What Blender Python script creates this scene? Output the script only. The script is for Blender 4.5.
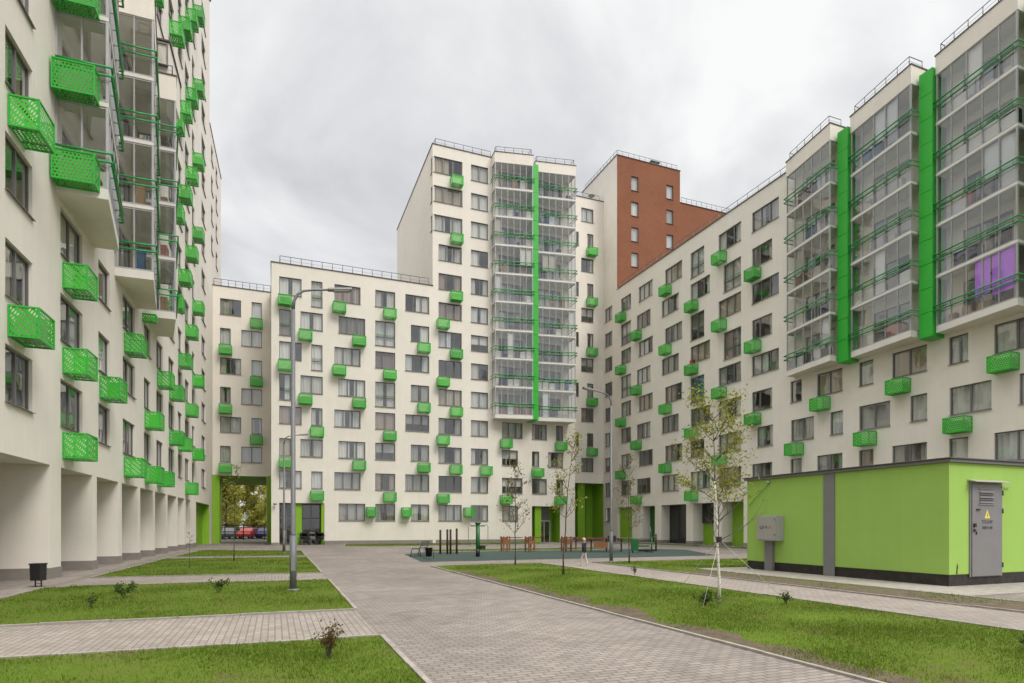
import bpy, bmesh, math, random
from mathutils import Vector, Matrix
import numpy as np
rnd = random.Random(7)
R = math.radians
SC = bpy.context.scene
for o in list(bpy.data.objects): bpy.data.objects.remove(o)
COL = SC.collection

# ------------------------------------------------------------------ camera
cd = bpy.data.cameras.new("camera"); cam = bpy.data.objects.new("camera", cd); COL.objects.link(cam)
cam.location = (0, 0, 1.65); cam.rotation_euler = (R(90), 0, -math.atan(237/604))
cd.sensor_width = 36; cd.lens = 36*604/1024; cd.shift_y = 184.5/1024; cd.clip_start = .1; cd.clip_end = 2000
SC.camera = cam
SC.render.resolution_x = 1024; SC.render.resolution_y = 683
# ------------------------------------------------------------------ sky, sun, exposure
SUN_EL, SUN_AZ = 48, 155            # azimuth: clockwise from +Y (behind the camera, to its right)
W = bpy.data.worlds.new("World"); SC.world = W; W.use_nodes = True
nt = W.node_tree; nt.nodes.clear()
def N(t, tree, **kw):
    n = tree.nodes.new(t)
    for k, v in kw.items():
        if hasattr(n, k): setattr(n, k, v)
    return n
def build_world():
    L = nt.links.new
    out = N('ShaderNodeOutputWorld', nt); bg = N('ShaderNodeBackground', nt); bg.inputs[1].default_value = .1
    sky = N('ShaderNodeTexSky', nt); sky.sky_type = 'NISHITA'; sky.sun_disc = False
    sky.sun_elevation = R(SUN_EL); sky.sun_rotation = R(SUN_AZ)
    tc = N('ShaderNodeTexCoord', nt); sp = N('ShaderNodeSeparateXYZ', nt); L(tc.outputs['Generated'], sp.inputs[0])
    zc = N('ShaderNodeMath', nt, operation='MAXIMUM'); L(sp.outputs[2], zc.inputs[0]); zc.inputs[1].default_value = 0
    za = N('ShaderNodeMath', nt, operation='ADD'); L(zc.outputs[0], za.inputs[0]); za.inputs[1].default_value = .45
    dv = N('ShaderNodeVectorMath', nt, operation='DIVIDE'); L(tc.outputs['Generated'], dv.inputs[0])
    cb = N('ShaderNodeCombineXYZ', nt)
    for i in range(3): L(za.outputs[0], cb.inputs[i])
    L(cb.outputs[0], dv.inputs[1])
    mp = N('ShaderNodeMapping', nt); L(dv.outputs[0], mp.inputs[0]); mp.inputs['Location'].default_value = (9.1, 6.4, 0); mp.inputs['Scale'].default_value = (1.25, 1.25, .6)
    n1 = N('ShaderNodeTexNoise', nt); L(mp.outputs[0], n1.inputs['Vector']); n1.inputs['Scale'].default_value = 1.9; n1.inputs['Detail'].default_value = 6; n1.inputs['Roughness'].default_value = .52; n1.inputs['Distortion'].default_value = .35
    cr = N('ShaderNodeValToRGB', nt); L(n1.outputs[0], cr.inputs[0])
    e = cr.color_ramp.elements; e[0].position = .31; e[0].color = (4.4, 4.45, 4.6, 1); e[1].position = .58; e[1].color = (7.6, 7.58, 7.53, 1)
    m = cr.color_ramp.elements.new(.45); m.color = (6.05, 6.08, 6.16, 1)
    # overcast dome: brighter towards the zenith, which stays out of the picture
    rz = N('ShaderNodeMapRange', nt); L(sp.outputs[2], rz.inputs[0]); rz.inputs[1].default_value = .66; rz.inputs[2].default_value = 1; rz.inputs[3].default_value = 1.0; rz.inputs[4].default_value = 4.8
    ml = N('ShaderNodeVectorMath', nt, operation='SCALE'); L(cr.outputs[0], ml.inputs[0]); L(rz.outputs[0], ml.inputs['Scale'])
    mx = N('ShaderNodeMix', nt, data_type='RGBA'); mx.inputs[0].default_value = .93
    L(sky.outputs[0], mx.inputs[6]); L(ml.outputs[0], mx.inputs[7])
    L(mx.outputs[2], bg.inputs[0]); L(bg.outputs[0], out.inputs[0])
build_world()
sl = bpy.data.lights.new("sun", 'SUN'); sl.energy = 1.5; sl.angle = R(25); sl.color = (1, .95, .88)
sun = bpy.data.objects.new("sun", sl); COL.objects.link(sun)
sun.rotation_euler = (R(90-SUN_EL), 0, R(180-SUN_AZ)); sun.location = (0, -20, 60)
V = SC.view_settings; V.view_transform = 'Standard'; V.look = 'None'; V.gamma = 1; V.exposure = 0.42; V.use_curve_mapping = False
SC.cycles.max_bounces = 6; SC.cycles.diffuse_bounces = 3; SC.cycles.glossy_bounces = 3; SC.cycles.transmission_bounces = 4; SC.cycles.transparent_max_bounces = 12
SC.cycles.caustics_reflective = False; SC.cycles.caustics_refractive = False

# ------------------------------------------------------------------ materials
MT = {}
def mat(name, col, rough=.7, metal=0, var=.0, vscale=3., bump=0., bscale=40., spec=.5, var2=0., v2scale=.3):
    if name in MT: return MT[name]
    m = bpy.data.materials.new(name); m.use_nodes = True; t = m.node_tree; b = t.nodes['Principled BSDF']; L = t.links.new
    b.inputs['Base Color'].default_value = (*col, 1); b.inputs['Roughness'].default_value = rough; b.inputs['Metallic'].default_value = metal
    b.inputs['Specular IOR Level'].default_value = spec
    tc = N('ShaderNodeTexCoord', t); src = None
    def layer(v, s, prev):
        n = N('ShaderNodeTexNoise', t); L(tc.outputs['Object'], n.inputs['Vector']); n.inputs['Scale'].default_value = s; n.inputs['Detail'].default_value = 5
        r = N('ShaderNodeMapRange', t); L(n.outputs[0], r.inputs[0]); r.inputs[1].default_value = .3; r.inputs[2].default_value = .7; r.inputs[3].default_value = 1-v; r.inputs[4].default_value = 1+v
        sc = N('ShaderNodeVectorMath', t, operation='SCALE'); L(r.outputs[0], sc.inputs['Scale'])
        if prev is None: sc.inputs[0].default_value = col
        else: L(prev, sc.inputs[0])
        return sc.outputs[0]
    if var: src = layer(var, vscale, src)
    if var2: src = layer(var2, v2scale, src)
    if src is not None: L(src, b.inputs['Base Color'])
    if bump:
        n = N('ShaderNodeTexNoise', t); L(tc.outputs['Object'], n.inputs['Vector']); n.inputs['Scale'].default_value = bscale; n.inputs['Detail'].default_value = 4
        bp = N('ShaderNodeBump', t); L(n.outputs[0], bp.inputs['Height']); bp.inputs['Strength'].default_value = bump; bp.inputs['Distance'].default_value = .02; L(bp.outputs[0], b.inputs['Normal'])
    MT[name] = m; return m
WALL = (.79, .742, .67)
def plaster(name, col):
    m = mat(name, col, .9, var=.025, vscale=1.3, var2=.035, v2scale=.16, bump=.15, bscale=60, spec=.2)
    t = m.node_tree; L = t.links.new; b = t.nodes['Principled BSDF']
    # rain streaks: noise stretched along z
    tc = N('ShaderNodeTexCoord', t); mp = N('ShaderNodeMapping', t); L(tc.outputs['Object'], mp.inputs[0]); mp.inputs['Scale'].default_value = (2.2, 2.2, .12)
    n = N('ShaderNodeTexNoise', t); L(mp.outputs[0], n.inputs['Vector']); n.inputs['Scale'].default_value = 1.6; n.inputs['Detail'].default_value = 5
    r = N('ShaderNodeMapRange', t); L(n.outputs[0], r.inputs[0]); r.inputs[1].default_value = .35; r.inputs[2].default_value = .75; r.inputs[3].default_value = 1.005; r.inputs[4].default_value = .965
    old = b.inputs['Base Color'].links[0].from_socket
    sc = N('ShaderNodeVectorMath', t, operation='SCALE'); L(old, sc.inputs[0]); L(r.outputs[0], sc.inputs['Scale']); L(sc.outputs[0], b.inputs['Base Color'])
    return m
M_wall = plaster('cream_plaster', WALL)
M_white = mat('white_concrete', (.74, .71, .66), .8, var=.04, vscale=2, spec=.3)
M_plinth = mat('plinth_grey', (.25, .225, .20), .85, var=.10, vscale=3, bump=.2, bscale=30)
M_frame = mat('window_frame_grey', (.155, .15, .15), .45, var=.05)
M_sill = mat('metal_sill', (.20, .18, .17), .4, var=.05)
M_bayframe = mat('bay_frame_grey', (.40, .40, .41), .4, var=.05)
M_flash = mat('dark_flashing', (.07, .068, .066), .5, var=.08)
M_rail = mat('roof_rail_metal', (.17, .175, .19), .45, .2, var=.06)
M_int = mat('room_interior', (.50, .47, .42), .9, var=.15, vscale=.8)
M_green = mat('green_tube', (.014, .28, .055), .4, var=.08, vscale=5)
M_lime = plaster('lime_render', (.325, .52, .115))
M_lime2 = mat('lime_panel', (.235, .45, .030), .7, var=.05, vscale=1.2, bump=.08, bscale=30, spec=.3)
M_dkgreen = mat('dark_green_panel', (.022, .13, .022), .6, var=.08)
M_steel = mat('lamp_steel', (.15, .152, .158), .5, .1, var=.08, vscale=6)
M_black = mat('black_metal', (.018, .018, .018), .5, var=.15)
M_concrete = mat('kerb_concrete', (.29, .26, .225), .9, var=.2, vscale=5, bump=.3, bscale=30)
M_bgrey = mat('box_door_grey', (.20, .195, .195), .5, var=.05, vscale=3)
M_cab = mat('cabinet_grey', (.37, .355, .335), .55, var=.05, vscale=4)
M_soil = mat('bare_soil', (.095, .068, .042), .95, var=.25, vscale=4, bump=.5, bscale=20)
M_rubber = mat('rubber_surface', (.024, .047, .038), .9, var=.12, vscale=2, var2=.15, v2scale=.3, bump=.3, bscale=80)
M_wood = mat('brown_wood', (.25, .105, .045), .7, var=.2, vscale=6)
M_redwood = mat('red_brown_beam', (.13, .022, .014), .6, var=.15, vscale=5)
M_pgreen = mat('gym_green', (.012, .12, .03), .4, var=.08)
M_bark = mat('young_bark', (.085, .062, .045), .9, var=.25, vscale=20)
M_leaf_o = None

def glass(name, tint, rough, refl, trans):
    m = bpy.data.materials.new(name); m.use_nodes = True; t = m.node_tree; t.nodes.clear(); L = t.links.new
    o = N('ShaderNodeOutputMaterial', t); tr = N('ShaderNodeBsdfTransparent', t); tr.inputs[0].default_value = (*tint, 1)
    g = N('ShaderNodeBsdfGlossy', t); g.inputs['Roughness'].default_value = rough; g.inputs['Color'].default_value = (.95, .97, 1, 1)
    lw = N('ShaderNodeLayerWeight', t); lw.inputs['Blend'].default_value = .5
    fr = N('ShaderNodeMath', t, operation='POWER'); L(lw.outputs['Facing'], fr.inputs[0]); fr.inputs[1].default_value = 4.0
    r = N('ShaderNodeMapRange', t); L(fr.outputs[0], r.inputs[0]); r.inputs[1].default_value = .0; r.inputs[2].default_value = 1; r.inputs[3].default_value = refl; r.inputs[4].default_value = 1
    tc = N('ShaderNodeTexCoord', t); n = N('ShaderNodeTexNoise', t); L(tc.outputs['Object'], n.inputs['Vector']); n.inputs['Scale'].default_value = .9
    bp = N('ShaderNodeBump', t); L(n.outputs[0], bp.inputs['Height']); bp.inputs['Strength'].default_value = .06; bp.inputs['Distance'].default_value = .1; L(bp.outputs[0], g.inputs['Normal'])
    mx = N('ShaderNodeMixShader', t); L(r.outputs[0], mx.inputs[0]); L(tr.outputs[0], mx.inputs[1]); L(g.outputs[0], mx.inputs[2]); L(mx.outputs[0], o.inputs[0])
    MT[name] = m; return m
M_glass = glass('window_glass', (.93, .95, .93), .02, .15, 1)
M_bglass = glass('bay_glass', (.94, .95, .94), .02, .13, 1)
M_dglass = glass('dark_door_glass', (.25, .26, .26), .03, .12, 1)
M_dglassback = mat('dark_lobby_glass', (.03, .032, .032), .08)
M_carglass = mat('car_glass', (.012, .014, .016), .06)

def curtain_mat(name, stops, blind=False):
    m = bpy.data.materials.new(name); m.use_nodes = True; t = m.node_tree; b = t.nodes['Principled BSDF']; L = t.links.new
    oi = N('ShaderNodeObjectInfo', t); cr = N('ShaderNodeValToRGB', t); L(oi.outputs['Random'], cr.inputs[0]); cr.color_ramp.interpolation = 'CONSTANT'
    el = cr.color_ramp.elements
    el[0].position = 0; el[0].color = (*stops[0][1], 1); el[1].position = stops[1][0]; el[1].color = (*stops[1][1], 1)
    for p, c in stops[2:]:
        q = el.new(p); q.color = (*c, 1)
    L(cr.outputs[0], b.inputs['Base Color']); b.inputs['Roughness'].default_value = .9; b.inputs['Specular IOR Level'].default_value = .1
    # thin cloth lets some light through
    tl = N('ShaderNodeBsdfTranslucent', t); L(cr.outputs[0], tl.inputs[0]); mx = N('ShaderNodeMixShader', t); mx.inputs[0].default_value = .10
    out = t.nodes['Material Output']; L(b.outputs[0], mx.inputs[1]); L(tl.outputs[0], mx.inputs[2]); L(mx.outputs[0], out.inputs[0])
    MT[name] = m; return m
M_curt = curtain_mat('curtain_cloth', [(0, (.62, .60, .57)), (.20, (.40, .385, .36)), (.36, (.80, .78, .75)), (.55, (.25, .23, .20)), (.65, (.52, .44, .33)), (.74, (.70, .70, .71)), (.91, (.42, .31, .26))])
M_blind = curtain_mat('balcony_blind', [(0, (.72, .70, .66)), (.4, (.55, .50, .44)), (.6, (.66, .67, .68)), (.85, (.40, .34, .28))])
M_purple = mat('purple_curtain', (.50, .16, .88), .8, var=.05)
M_teal = mat('teal_curtain', (.02, .22, .25), .8, var=.1)
M_stuff = curtain_mat('balcony_goods', [(0, (.35, .25, .16)), (.2, (.05, .06, .09)), (.4, (.55, .53, .50)), (.6, (.12, .10, .09)), (.75, (.45, .22, .20)), (.88, (.09, .16, .26))])

def perforated(name, pitch, hole, c0, c1):
    m = bpy.data.materials.new(name); m.use_nodes = True; t = m.node_tree; b = t.nodes['Principled BSDF']; L = t.links.new
    b.inputs['Roughness'].default_value = .42
    oi = N('ShaderNodeObjectInfo', t); cr = N('ShaderNodeValToRGB', t); L(oi.outputs['Random'], cr.inputs[0]); L(cr.outputs[0], b.inputs['Base Color'])
    cr.color_ramp.elements[0].color = (*c0, 1); cr.color_ramp.elements[1].color = (*c1, 1)
    tc = N('ShaderNodeTexCoord', t); s = N('ShaderNodeSeparateXYZ', t); L(tc.outputs['Object'], s.inputs[0])
    def M(op, a, b_=None, v=None):
        n = N('ShaderNodeMath', t, operation=op); L(a, n.inputs[0])
        if b_ is not None: L(b_, n.inputs[1])
        if v is not None: n.inputs[1].default_value = v
        return n.outputs[0]
    u = M('MULTIPLY', M('ADD', s.outputs[0], s.outputs[1]), v=1/pitch); w = M('MULTIPLY', M('ADD', s.outputs[2], s.outputs[1]), v=1/pitch)
    row = M('MULTIPLY', M('MODULO', M('FLOOR', M('ADD', w, v=200.)), v=2.), v=.5)
    fu = M('SUBTRACT', M('FRACT', M('ADD', M('ADD', u, v=200.), row)), v=.5); fw = M('SUBTRACT', M('FRACT', M('ADD', w, v=200.)), v=.5)
    d = M('ADD', M('MULTIPLY', fu, fu), M('MULTIPLY', fw, fw)); a = M('GREATER_THAN', d, v=hole)
    L(a, b.inputs['Alpha'])
    MT[name] = m; return m
M_perf = perforated('perforated_green_steel', .105, .085, (.034, .36, .026), (.060, .50, .040))
M_pgrn = mat('basket_rim_green', (.030, .43, .040), .42, var=.06, vscale=4)
M_screen = perforated('perforated_screen_sheet', .052, .048, (.034, .46, .036), (.040, .50, .042))

def brick_mat(name, c1, c2, mortar, bw, bh, ms, vert, bump=.3, big=.1, rot=0, off=.5, bigs=.35):
    m = bpy.data.materials.new(name); m.use_nodes = True; t = m.node_tree; b = t.nodes['Principled BSDF']; L = t.links.new
    tc = N('ShaderNodeTexCoord', t); src = tc.outputs['Object']
    if vert:
        s = N('ShaderNodeSeparateXYZ', t); L(src, s.inputs[0]); c = N('ShaderNodeCombineXYZ', t)
        ad = N('ShaderNodeMath', t, operation='ADD'); L(s.outputs[0], ad.inputs[0]); L(s.outputs[1], ad.inputs[1]); L(ad.outputs[0], c.inputs[0]); L(s.outputs[2], c.inputs[1]); src = c.outputs[0]
    elif rot:
        mp = N('ShaderNodeMapping', t); L(src, mp.inputs[0]); mp.inputs['Rotation'].default_value = (0, 0, R(rot)); src = mp.outputs[0]
    br = N('ShaderNodeTexBrick', t); L(src, br.inputs['Vector']); br.offset = off
    br.inputs['Color1'].default_value = (*c1, 1); br.inputs['Color2'].default_value = (*c2, 1); br.inputs['Mortar'].default_value = (*mortar, 1)
    br.inputs['Scale'].default_value = 1; br.inputs['Mortar Size'].default_value = ms; br.inputs['Brick Width'].default_value = bw; br.inputs['Row Height'].default_value = bh; br.inputs['Bias'].default_value = 0
    col = br.outputs[0]
    for sc_, v in ((bigs, big), (bigs*7, big*.7)):
        n = N('ShaderNodeTexNoise', t); L(tc.outputs['Object'], n.inputs['Vector']); n.inputs['Scale'].default_value = sc_; n.inputs['Detail'].default_value = 6
        r = N('ShaderNodeMapRange', t); L(n.outputs[0], r.inputs[0]); r.inputs[1].default_value = .3; r.inputs[2].default_value = .7; r.inputs[3].default_value = 1-v; r.inputs[4].default_value = 1+v
        sc = N('ShaderNodeVectorMath', t, operation='SCALE'); L(col, sc.inputs[0]); L(r.outputs[0], sc.inputs['Scale']); col = sc.outputs[0]
    L(col, b.inputs['Base Color']); b.inputs['Roughness'].default_value = .88; b.inputs['Specular IOR Level'].default_value = .25
    bp = N('ShaderNodeBump', t); L(br.outputs[1], bp.inputs['Height']); bp.invert = True; bp.inputs['Strength'].default_value = bump; bp.inputs['Distance'].default_value = .01; L(bp.outputs[0], b.inputs['Normal'])
    MT[name] = m; return m
M_brick = brick_mat('orange_brick', (.285, .105, .052), (.245, .088, .044), (.24, .12, .075), .26, .08, .012, True, .4, .08)
M_paver = brick_mat('path_pavers', (.270, .234, .205), (.207, .180, .158), (.13, .112, .096), .2, .1, .010, False, .5, .17)
M_paver2 = brick_mat('cross_path_pavers', (.305, .265, .229), (.245, .212, .183), (.165, .141, .121), .2, .1, .009, False, .5, .12, rot=90)
def lawn_mat():
    m = bpy.data.materials.new('lawn_soil_grass'); m.use_nodes = True; t = m.node_tree; b = t.nodes['Principled BSDF']; L = t.links.new
    tc = N('ShaderNodeTexCoord', t)
    n = N('ShaderNodeTexNoise', t); L(tc.outputs['Object'], n.inputs['Vector']); n.inputs['Scale'].default_value = .8; n.inputs['Detail'].default_value = 8; n.inputs['Roughness'].default_value = .65
    cr = N('ShaderNodeValToRGB', t); L(n.outputs[0], cr.inputs[0]); e = cr.color_ramp.elements
    e[0].position = .3; e[0].color = (.11, .085, .045, 1); e[1].position = .72; e[1].color = (.12, .17, .022, 1)
    q = e.new(.42); q.color = (.10, .13, .02, 1); q = e.new(.55); q.color = (.085, .135, .014, 1)
    L(cr.outputs[0], b.inputs['Base Color']); b.inputs['Roughness'].default_value = .95; b.inputs['Specular IOR Level'].default_value = .1
    n2 = N('ShaderNodeTexNoise', t); L(tc.outputs['Object'], n2.inputs['Vector']); n2.inputs['Scale'].default_value = 25; n2.inputs['Detail'].default_value = 6
    bp = N('ShaderNodeBump', t); L(n2.outputs[0], bp.inputs['Height']); bp.inputs['Strength'].default_value = .7; bp.inputs['Distance'].default_value = .04; L(bp.outputs[0], b.inputs['Normal'])
    return m
M_lawn = lawn_mat()
def leafy(name, stops, scale=1.5, transl=.35):
    m = bpy.data.materials.new(name); m.use_nodes = True; t = m.node_tree; b = t.nodes['Principled BSDF']; L = t.links.new
    g = N('ShaderNodeNewGeometry', t); cr = N('ShaderNodeValToRGB', t); L(g.outputs['Random Per Island'], cr.inputs[0]); e = cr.color_ramp.elements
    e[0].position = 0; e[0].color = (*stops[0], 1); e[1].position = 1; e[1].color = (*stops[-1], 1)
    for i, s in enumerate(stops[1:-1]):
        q = e.new((i+1)/(len(stops)-1)); q.color = (*s, 1)
    L(cr.outputs[0], b.inputs['Base Color']); b.inputs['Roughness'].default_value = .65; b.inputs['Specular IOR Level'].default_value = .25
    tl = N('ShaderNodeBsdfTranslucent', t); L(cr.outputs[0], tl.inputs[0]); mx = N('ShaderNodeMixShader', t); mx.inputs[0].default_value = transl
    L(b.outputs[0], mx.inputs[1]); L(tl.outputs[0], mx.inputs[2]); L(mx.outputs[0], t.nodes['Material Output'].inputs[0])
    return m
M_blade = leafy('grass_blades', [(.075, .135, .010), (.11, .185, .013), (.15, .22, .020), (.19, .21, .05)], transl=.3)
M_leafA = leafy('birch_leaves', [(.24, .24, .03), (.31, .31, .045), (.20, .24, .03), (.38, .36, .09)])
M_leafB = leafy('bronze_leaves', [(.13, .085, .04), (.20, .16, .05), (.15, .15, .04), (.25, .19, .10)])
M_leafC = leafy('far_autumn_leaves', [(.36, .35, .06), (.44, .41, .08), (.30, .35, .06), (.50, .46, .13)], transl=.5)
M_leafD = leafy('weed_leaves', [(.035, .075, .012), (.055, .10, .015), (.08, .12, .02)])
M_leafE = leafy('dry_shrub_leaves', [(.10, .045, .02), (.13, .08, .025), (.09, .10, .02), (.16, .10, .04)])
def birch_bark():
    m = mat('birch_bark', (.62, .58, .52), .8, var=.1, vscale=8); t = m.node_tree; L = t.links.new; b = t.nodes['Principled BSDF']
    tc = N('ShaderNodeTexCoord', t); mp = N('ShaderNodeMapping', t); L(tc.outputs['Object'], mp.inputs[0]); mp.inputs['Scale'].default_value = (6, 6, 22)
    n = N('ShaderNodeTexNoise', t); L(mp.outputs[0], n.inputs['Vector']); n.inputs['Scale'].default_value = 1.4; n.inputs['Detail'].default_value = 4
    r = N('ShaderNodeMapRange', t); L(n.outputs[0], r.inputs[0]); r.inputs[1].default_value = .56; r.inputs[2].default_value = .66; r.inputs[3].default_value = 1; r.inputs[4].default_value = .12
    old = b.inputs['Base Color'].links[0].from_socket; sc = N('ShaderNodeVectorMath', t, operation='SCALE'); L(old, sc.inputs[0]); L(r.outputs[0], sc.inputs['Scale']); L(sc.outputs[0], b.inputs['Base Color'])
    return m
M_birch = birch_bark()

# ------------------------------------------------------------------ mesh helpers
class MB:
    def __init__(s): s.v = []; s.f = []; s.m = []; s.mats = []; s.smooth = []
    def mi(s, m):
        if m not in s.mats: s.mats.append(m)
        return s.mats.index(m)
    def face(s, pts, m, sm=False):
        i = len(s.v); s.v += [tuple(p) for p in pts]; s.f.append(tuple(range(i, i+len(pts)))); s.m.append(s.mi(m)); s.smooth.append(sm)
    def hexa(s, p, m):        # p: 8 points, bottom 4 ccw then top 4 ccw
        i = len(s.v); s.v += [tuple(q) for q in p]
        for f in ((3, 2, 1, 0), (4, 5, 6, 7), (0, 1, 5, 4), (1, 2, 6, 5), (2, 3, 7, 6), (3, 0, 4, 7)):
            s.f.append(tuple(i+k for k in f)); s.m.append(s.mi(m)); s.smooth.append(False)
    def box(s, x0, x1, y0, y1, z0, z1, m, fn=None):
        p = [(x0, y0, z0), (x1, y0, z0), (x1, y1, z0), (x0, y1, z0), (x0, y0, z1), (x1, y0, z1), (x1, y1, z1), (x0, y1, z1)]
        if fn: p = [fn(*q) for q in p]
        s.hexa(p, m)
    def prism(s, poly, z0, z1, m, fn=None, mtop=None, mbot=None):
        n = len(poly); i = len(s.v)
        P = [(x, y, z0) for x, y in poly]+[(x, y, z1) for x, y in poly]
        if fn: P = [fn(*q) for q in P]
        s.v += [tuple(q) for q in P]
        fs = [(tuple(i+k for k in reversed(range(n))), mbot or m), (tuple(i+n+k for k in range(n)), mtop or m)]
        for k in range(n): fs.append(((i+k, i+(k+1) % n, i+n+(k+1) % n, i+n+k), m))
        for f, mm in fs: s.f.append(f); s.m.append(s.mi(mm)); s.smooth.append(False)
    def tube(s, pts, r, m, n=6, cap=True):
        pts = [Vector(p) for p in pts]; rr = r if isinstance(r, (list, tuple)) else [r]*len(pts); base = len(s.v); k = len(pts)
        up = None
        for i, p in enumerate(pts):
            d = (pts[min(i+1, k-1)]-pts[max(i-1, 0)]).normalized()
            if up is None or abs(d.dot(up)) > .98: up = Vector((0, 0, 1)) if abs(d.z) < .9 else Vector((1, 0, 0))
            a = d.cross(up).normalized(); b = a.cross(d).normalized(); up = b
            for j in range(n):
                t = 2*math.pi*j/n; s.v.append(tuple(p+(a*math.cos(t)+b*math.sin(t))*rr[i]))
        for i in range(k-1):
            for j in range(n):
                s.f.append((base+i*n+j, base+i*n+(j+1) % n, base+(i+1)*n+(j+1) % n, base+(i+1)*n+j)); s.m.append(s.mi(m)); s.smooth.append(True)
        if cap:
            s.f.append(tuple(base+j for j in reversed(range(n)))); s.m.append(s.mi(m)); s.smooth.append(False)
            s.f.append(tuple(base+(k-1)*n+j for j in range(n))); s.m.append(s.mi(m)); s.smooth.append(False)
    def lathe(s, prof, c, m, n=16):
        base = len(s.v)
        for r, z in prof:
            for j in range(n):
                t = 2*math.pi*j/n; s.v.append((c[0]+r*math.cos(t), c[1]+r*math.sin(t), c[2]+z))
        for i in range(len(prof)-1):
            for j in range(n):
                s.f.append((base+i*n+j, base+i*n+(j+1) % n, base+(i+1)*n+(j+1) % n, base+(i+1)*n+j)); s.m.append(s.mi(m)); s.smooth.append(True)
    def mesh(s, name):
        me = bpy.data.meshes.new(name); me.from_pydata(s.v, [], s.f)
        for m in s.mats: me.materials.append(m)
        me.polygons.foreach_set('material_index', s.m); me.polygons.foreach_set('use_smooth', s.smooth)
        me.update(); return me
    def build(s, name, parent=None, loc=(0, 0, 0), rz=0):
        return link(name, s.mesh(name), parent, loc, rz)
def link(name, me, parent=None, loc=(0, 0, 0), rz=0):
    o = bpy.data.objects.new(name, me); COL.objects.link(o); o.location = loc; o.rotation_euler = (0, 0, rz)
    if parent is not None: o.parent = parent
    return o
def thing(name, label, cat, loc=(0, 0, 0), rz=0, group=None):
    o = bpy.data.objects.new(name, None); COL.objects.link(o); o.location = loc; o.rotation_euler = (0, 0, rz); o.empty_display_size = .3
    return tag(o, label, cat, group)
def tag(o, label=None, cat=None, group=None, kind=None):
    if label: o['label'] = label
    if cat: o['category'] = cat
    if group: o['group'] = group
    if kind: o['kind'] = kind
    return o
def bevel(o, w=.01, seg=2):
    b = o.modifiers.new('bevel', 'BEVEL'); b.width = w; b.segments = seg; b.limit_method = 'ANGLE'; return o
class Fr:   # a facade's own axes inside its building: u along the wall (to the right seen from outside), d into the building
    def __init__(s, ox=0, oy=0, rot=0): s.ox, s.oy, s.rot = ox, oy, R(rot); s.c, s.s = math.cos(s.rot), math.sin(s.rot)
    def __call__(s, u, d, z): return (s.ox+s.c*u-s.s*d, s.oy+s.s*u+s.c*d, z)

# ------------------------------------------------------------------ windows, curtains, baskets (shared meshes)
WM = {}
def window_mesh(w, h, kind):
    k = ('w', round(w, 2), round(h, 2), kind)
    if k in WM: return WM[k]
    b = MB(); f = .055; y0, y1 = -.03, .04
    b.box(0, f, y0, y1, 0, h, M_frame); b.box(w-f, w, y0, y1, 0, h, M_frame); b.box(f, w-f, y0, y1, 0, f, M_frame); b.box(f, w-f, y0, y1, h-f, h, M_frame)
    n = {'1': 1, '2': 2, '3': 3, 'T': 2 if w > 1.3 else 1, 'V': 2}[kind]
    xs = [w*i/n for i in range(1, n)] if kind != 'V' else [w*.38]
    for x in xs: b.box(x-.04, x+.04, y0-.005, y1+.005, f, h-f, M_frame)
    if kind == 'T':
        b.box(f, w-f, y0-.004, y1+.004, .78, .85, M_frame)
        for zz in (.92, 1.02): b.tube([(.02, -.09, zz), (w-.02, -.09, zz)], .016, M_green, 5)
    elif kind in '3V':      # an opening sash with its own thinner frame
        a0, a1 = (0, xs[0]) if kind == 'V' else (xs[-1], w)
        for q in ((a0+.055, a0+.085), (a1-.085, a1-.055)): b.box(q[0], q[1], y0-.015, y0, f, h-f, M_frame)
    # sheet-metal sill
    b.hexa([(-.03, -.20, -.035), (w+.03, -.20, -.035), (w+.03, -.02, -.01), (-.03, -.02, -.01), (-.03, -.20, -.02), (w+.03, -.20, -.02), (w+.03, -.02, .012), (-.03, -.02, .012)], M_sill)
    WM[k] = b.mesh('window'); return WM[k]
def pane_mesh(w, h):
    k = ('p', round(w, 2), round(h, 2))
    if k not in WM:
        b = MB(); b.face([(.05, .005, .05), (w-.05, .005, .05), (w-.05, .005, h-.05), (.05, .005, h-.05)], M_glass); WM[k] = b.mesh('pane')
    return WM[k]
def cloth(b, x0, x1, z0, z1, y, m, amp=.035, step=.055, ph=0):
    n = max(4, int((x1-x0)/step)); i0 = len(b.v)
    for i in range(n+1):
        x = x0+(x1-x0)*i/n; yy = y+amp*math.sin(i*1.25+ph)+amp*.6*math.sin(i*.43+ph*2)
        b.v += [(x, yy*1.0+.01, z0), (x, yy, z1)]
    for i in range(n):
        a = i0+2*i; b.f.append((a, a+2, a+3, a+1)); b.m.append(b.mi(m)); b.smooth.append(True)
def curtain_mesh(w, h, kind):
    k = ('c', round(w, 2), round(h, 2), kind)
    if k in WM: return WM[k]
    b = MB(); y = .13; hs = {'full': [(0, w)], 'sides': [(0, w*.3), (w*.72, w)], 'left': [(0, w*.55)], 'right': [(w*.45, w)], 'edge': [(w*.78, w)], 'gap': [(0, w*.42), (w*.58, w)]}
    if kind == 'blind':
        for i in range(int(h/.06)): b.face([(.04, .16, i*.06+.03), (w-.04, .16, i*.06+.03), (w-.04, .20, i*.06+.075), (.04, .20, i*.06+.075)], M_curt)
    elif kind == 'roller': b.face([(.03, .14, h*.45), (w-.03, .14, h*.45), (w-.03, .14, h), (.03, .14, h)], M_curt)
    else:
        for j, (a, c) in enumerate(hs[kind]): cloth(b, a+.02, c-.02, -.1, h+.05, y, M_curt, ph=j*2.1+len(kind))
    WM[k] = b.mesh('curtain'); return WM[k]
CK = ['full']*9+['sides']*4+['left', 'right']*2+['gap']*3+['blind', 'roller', 'edge', 'none', 'none']
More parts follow.
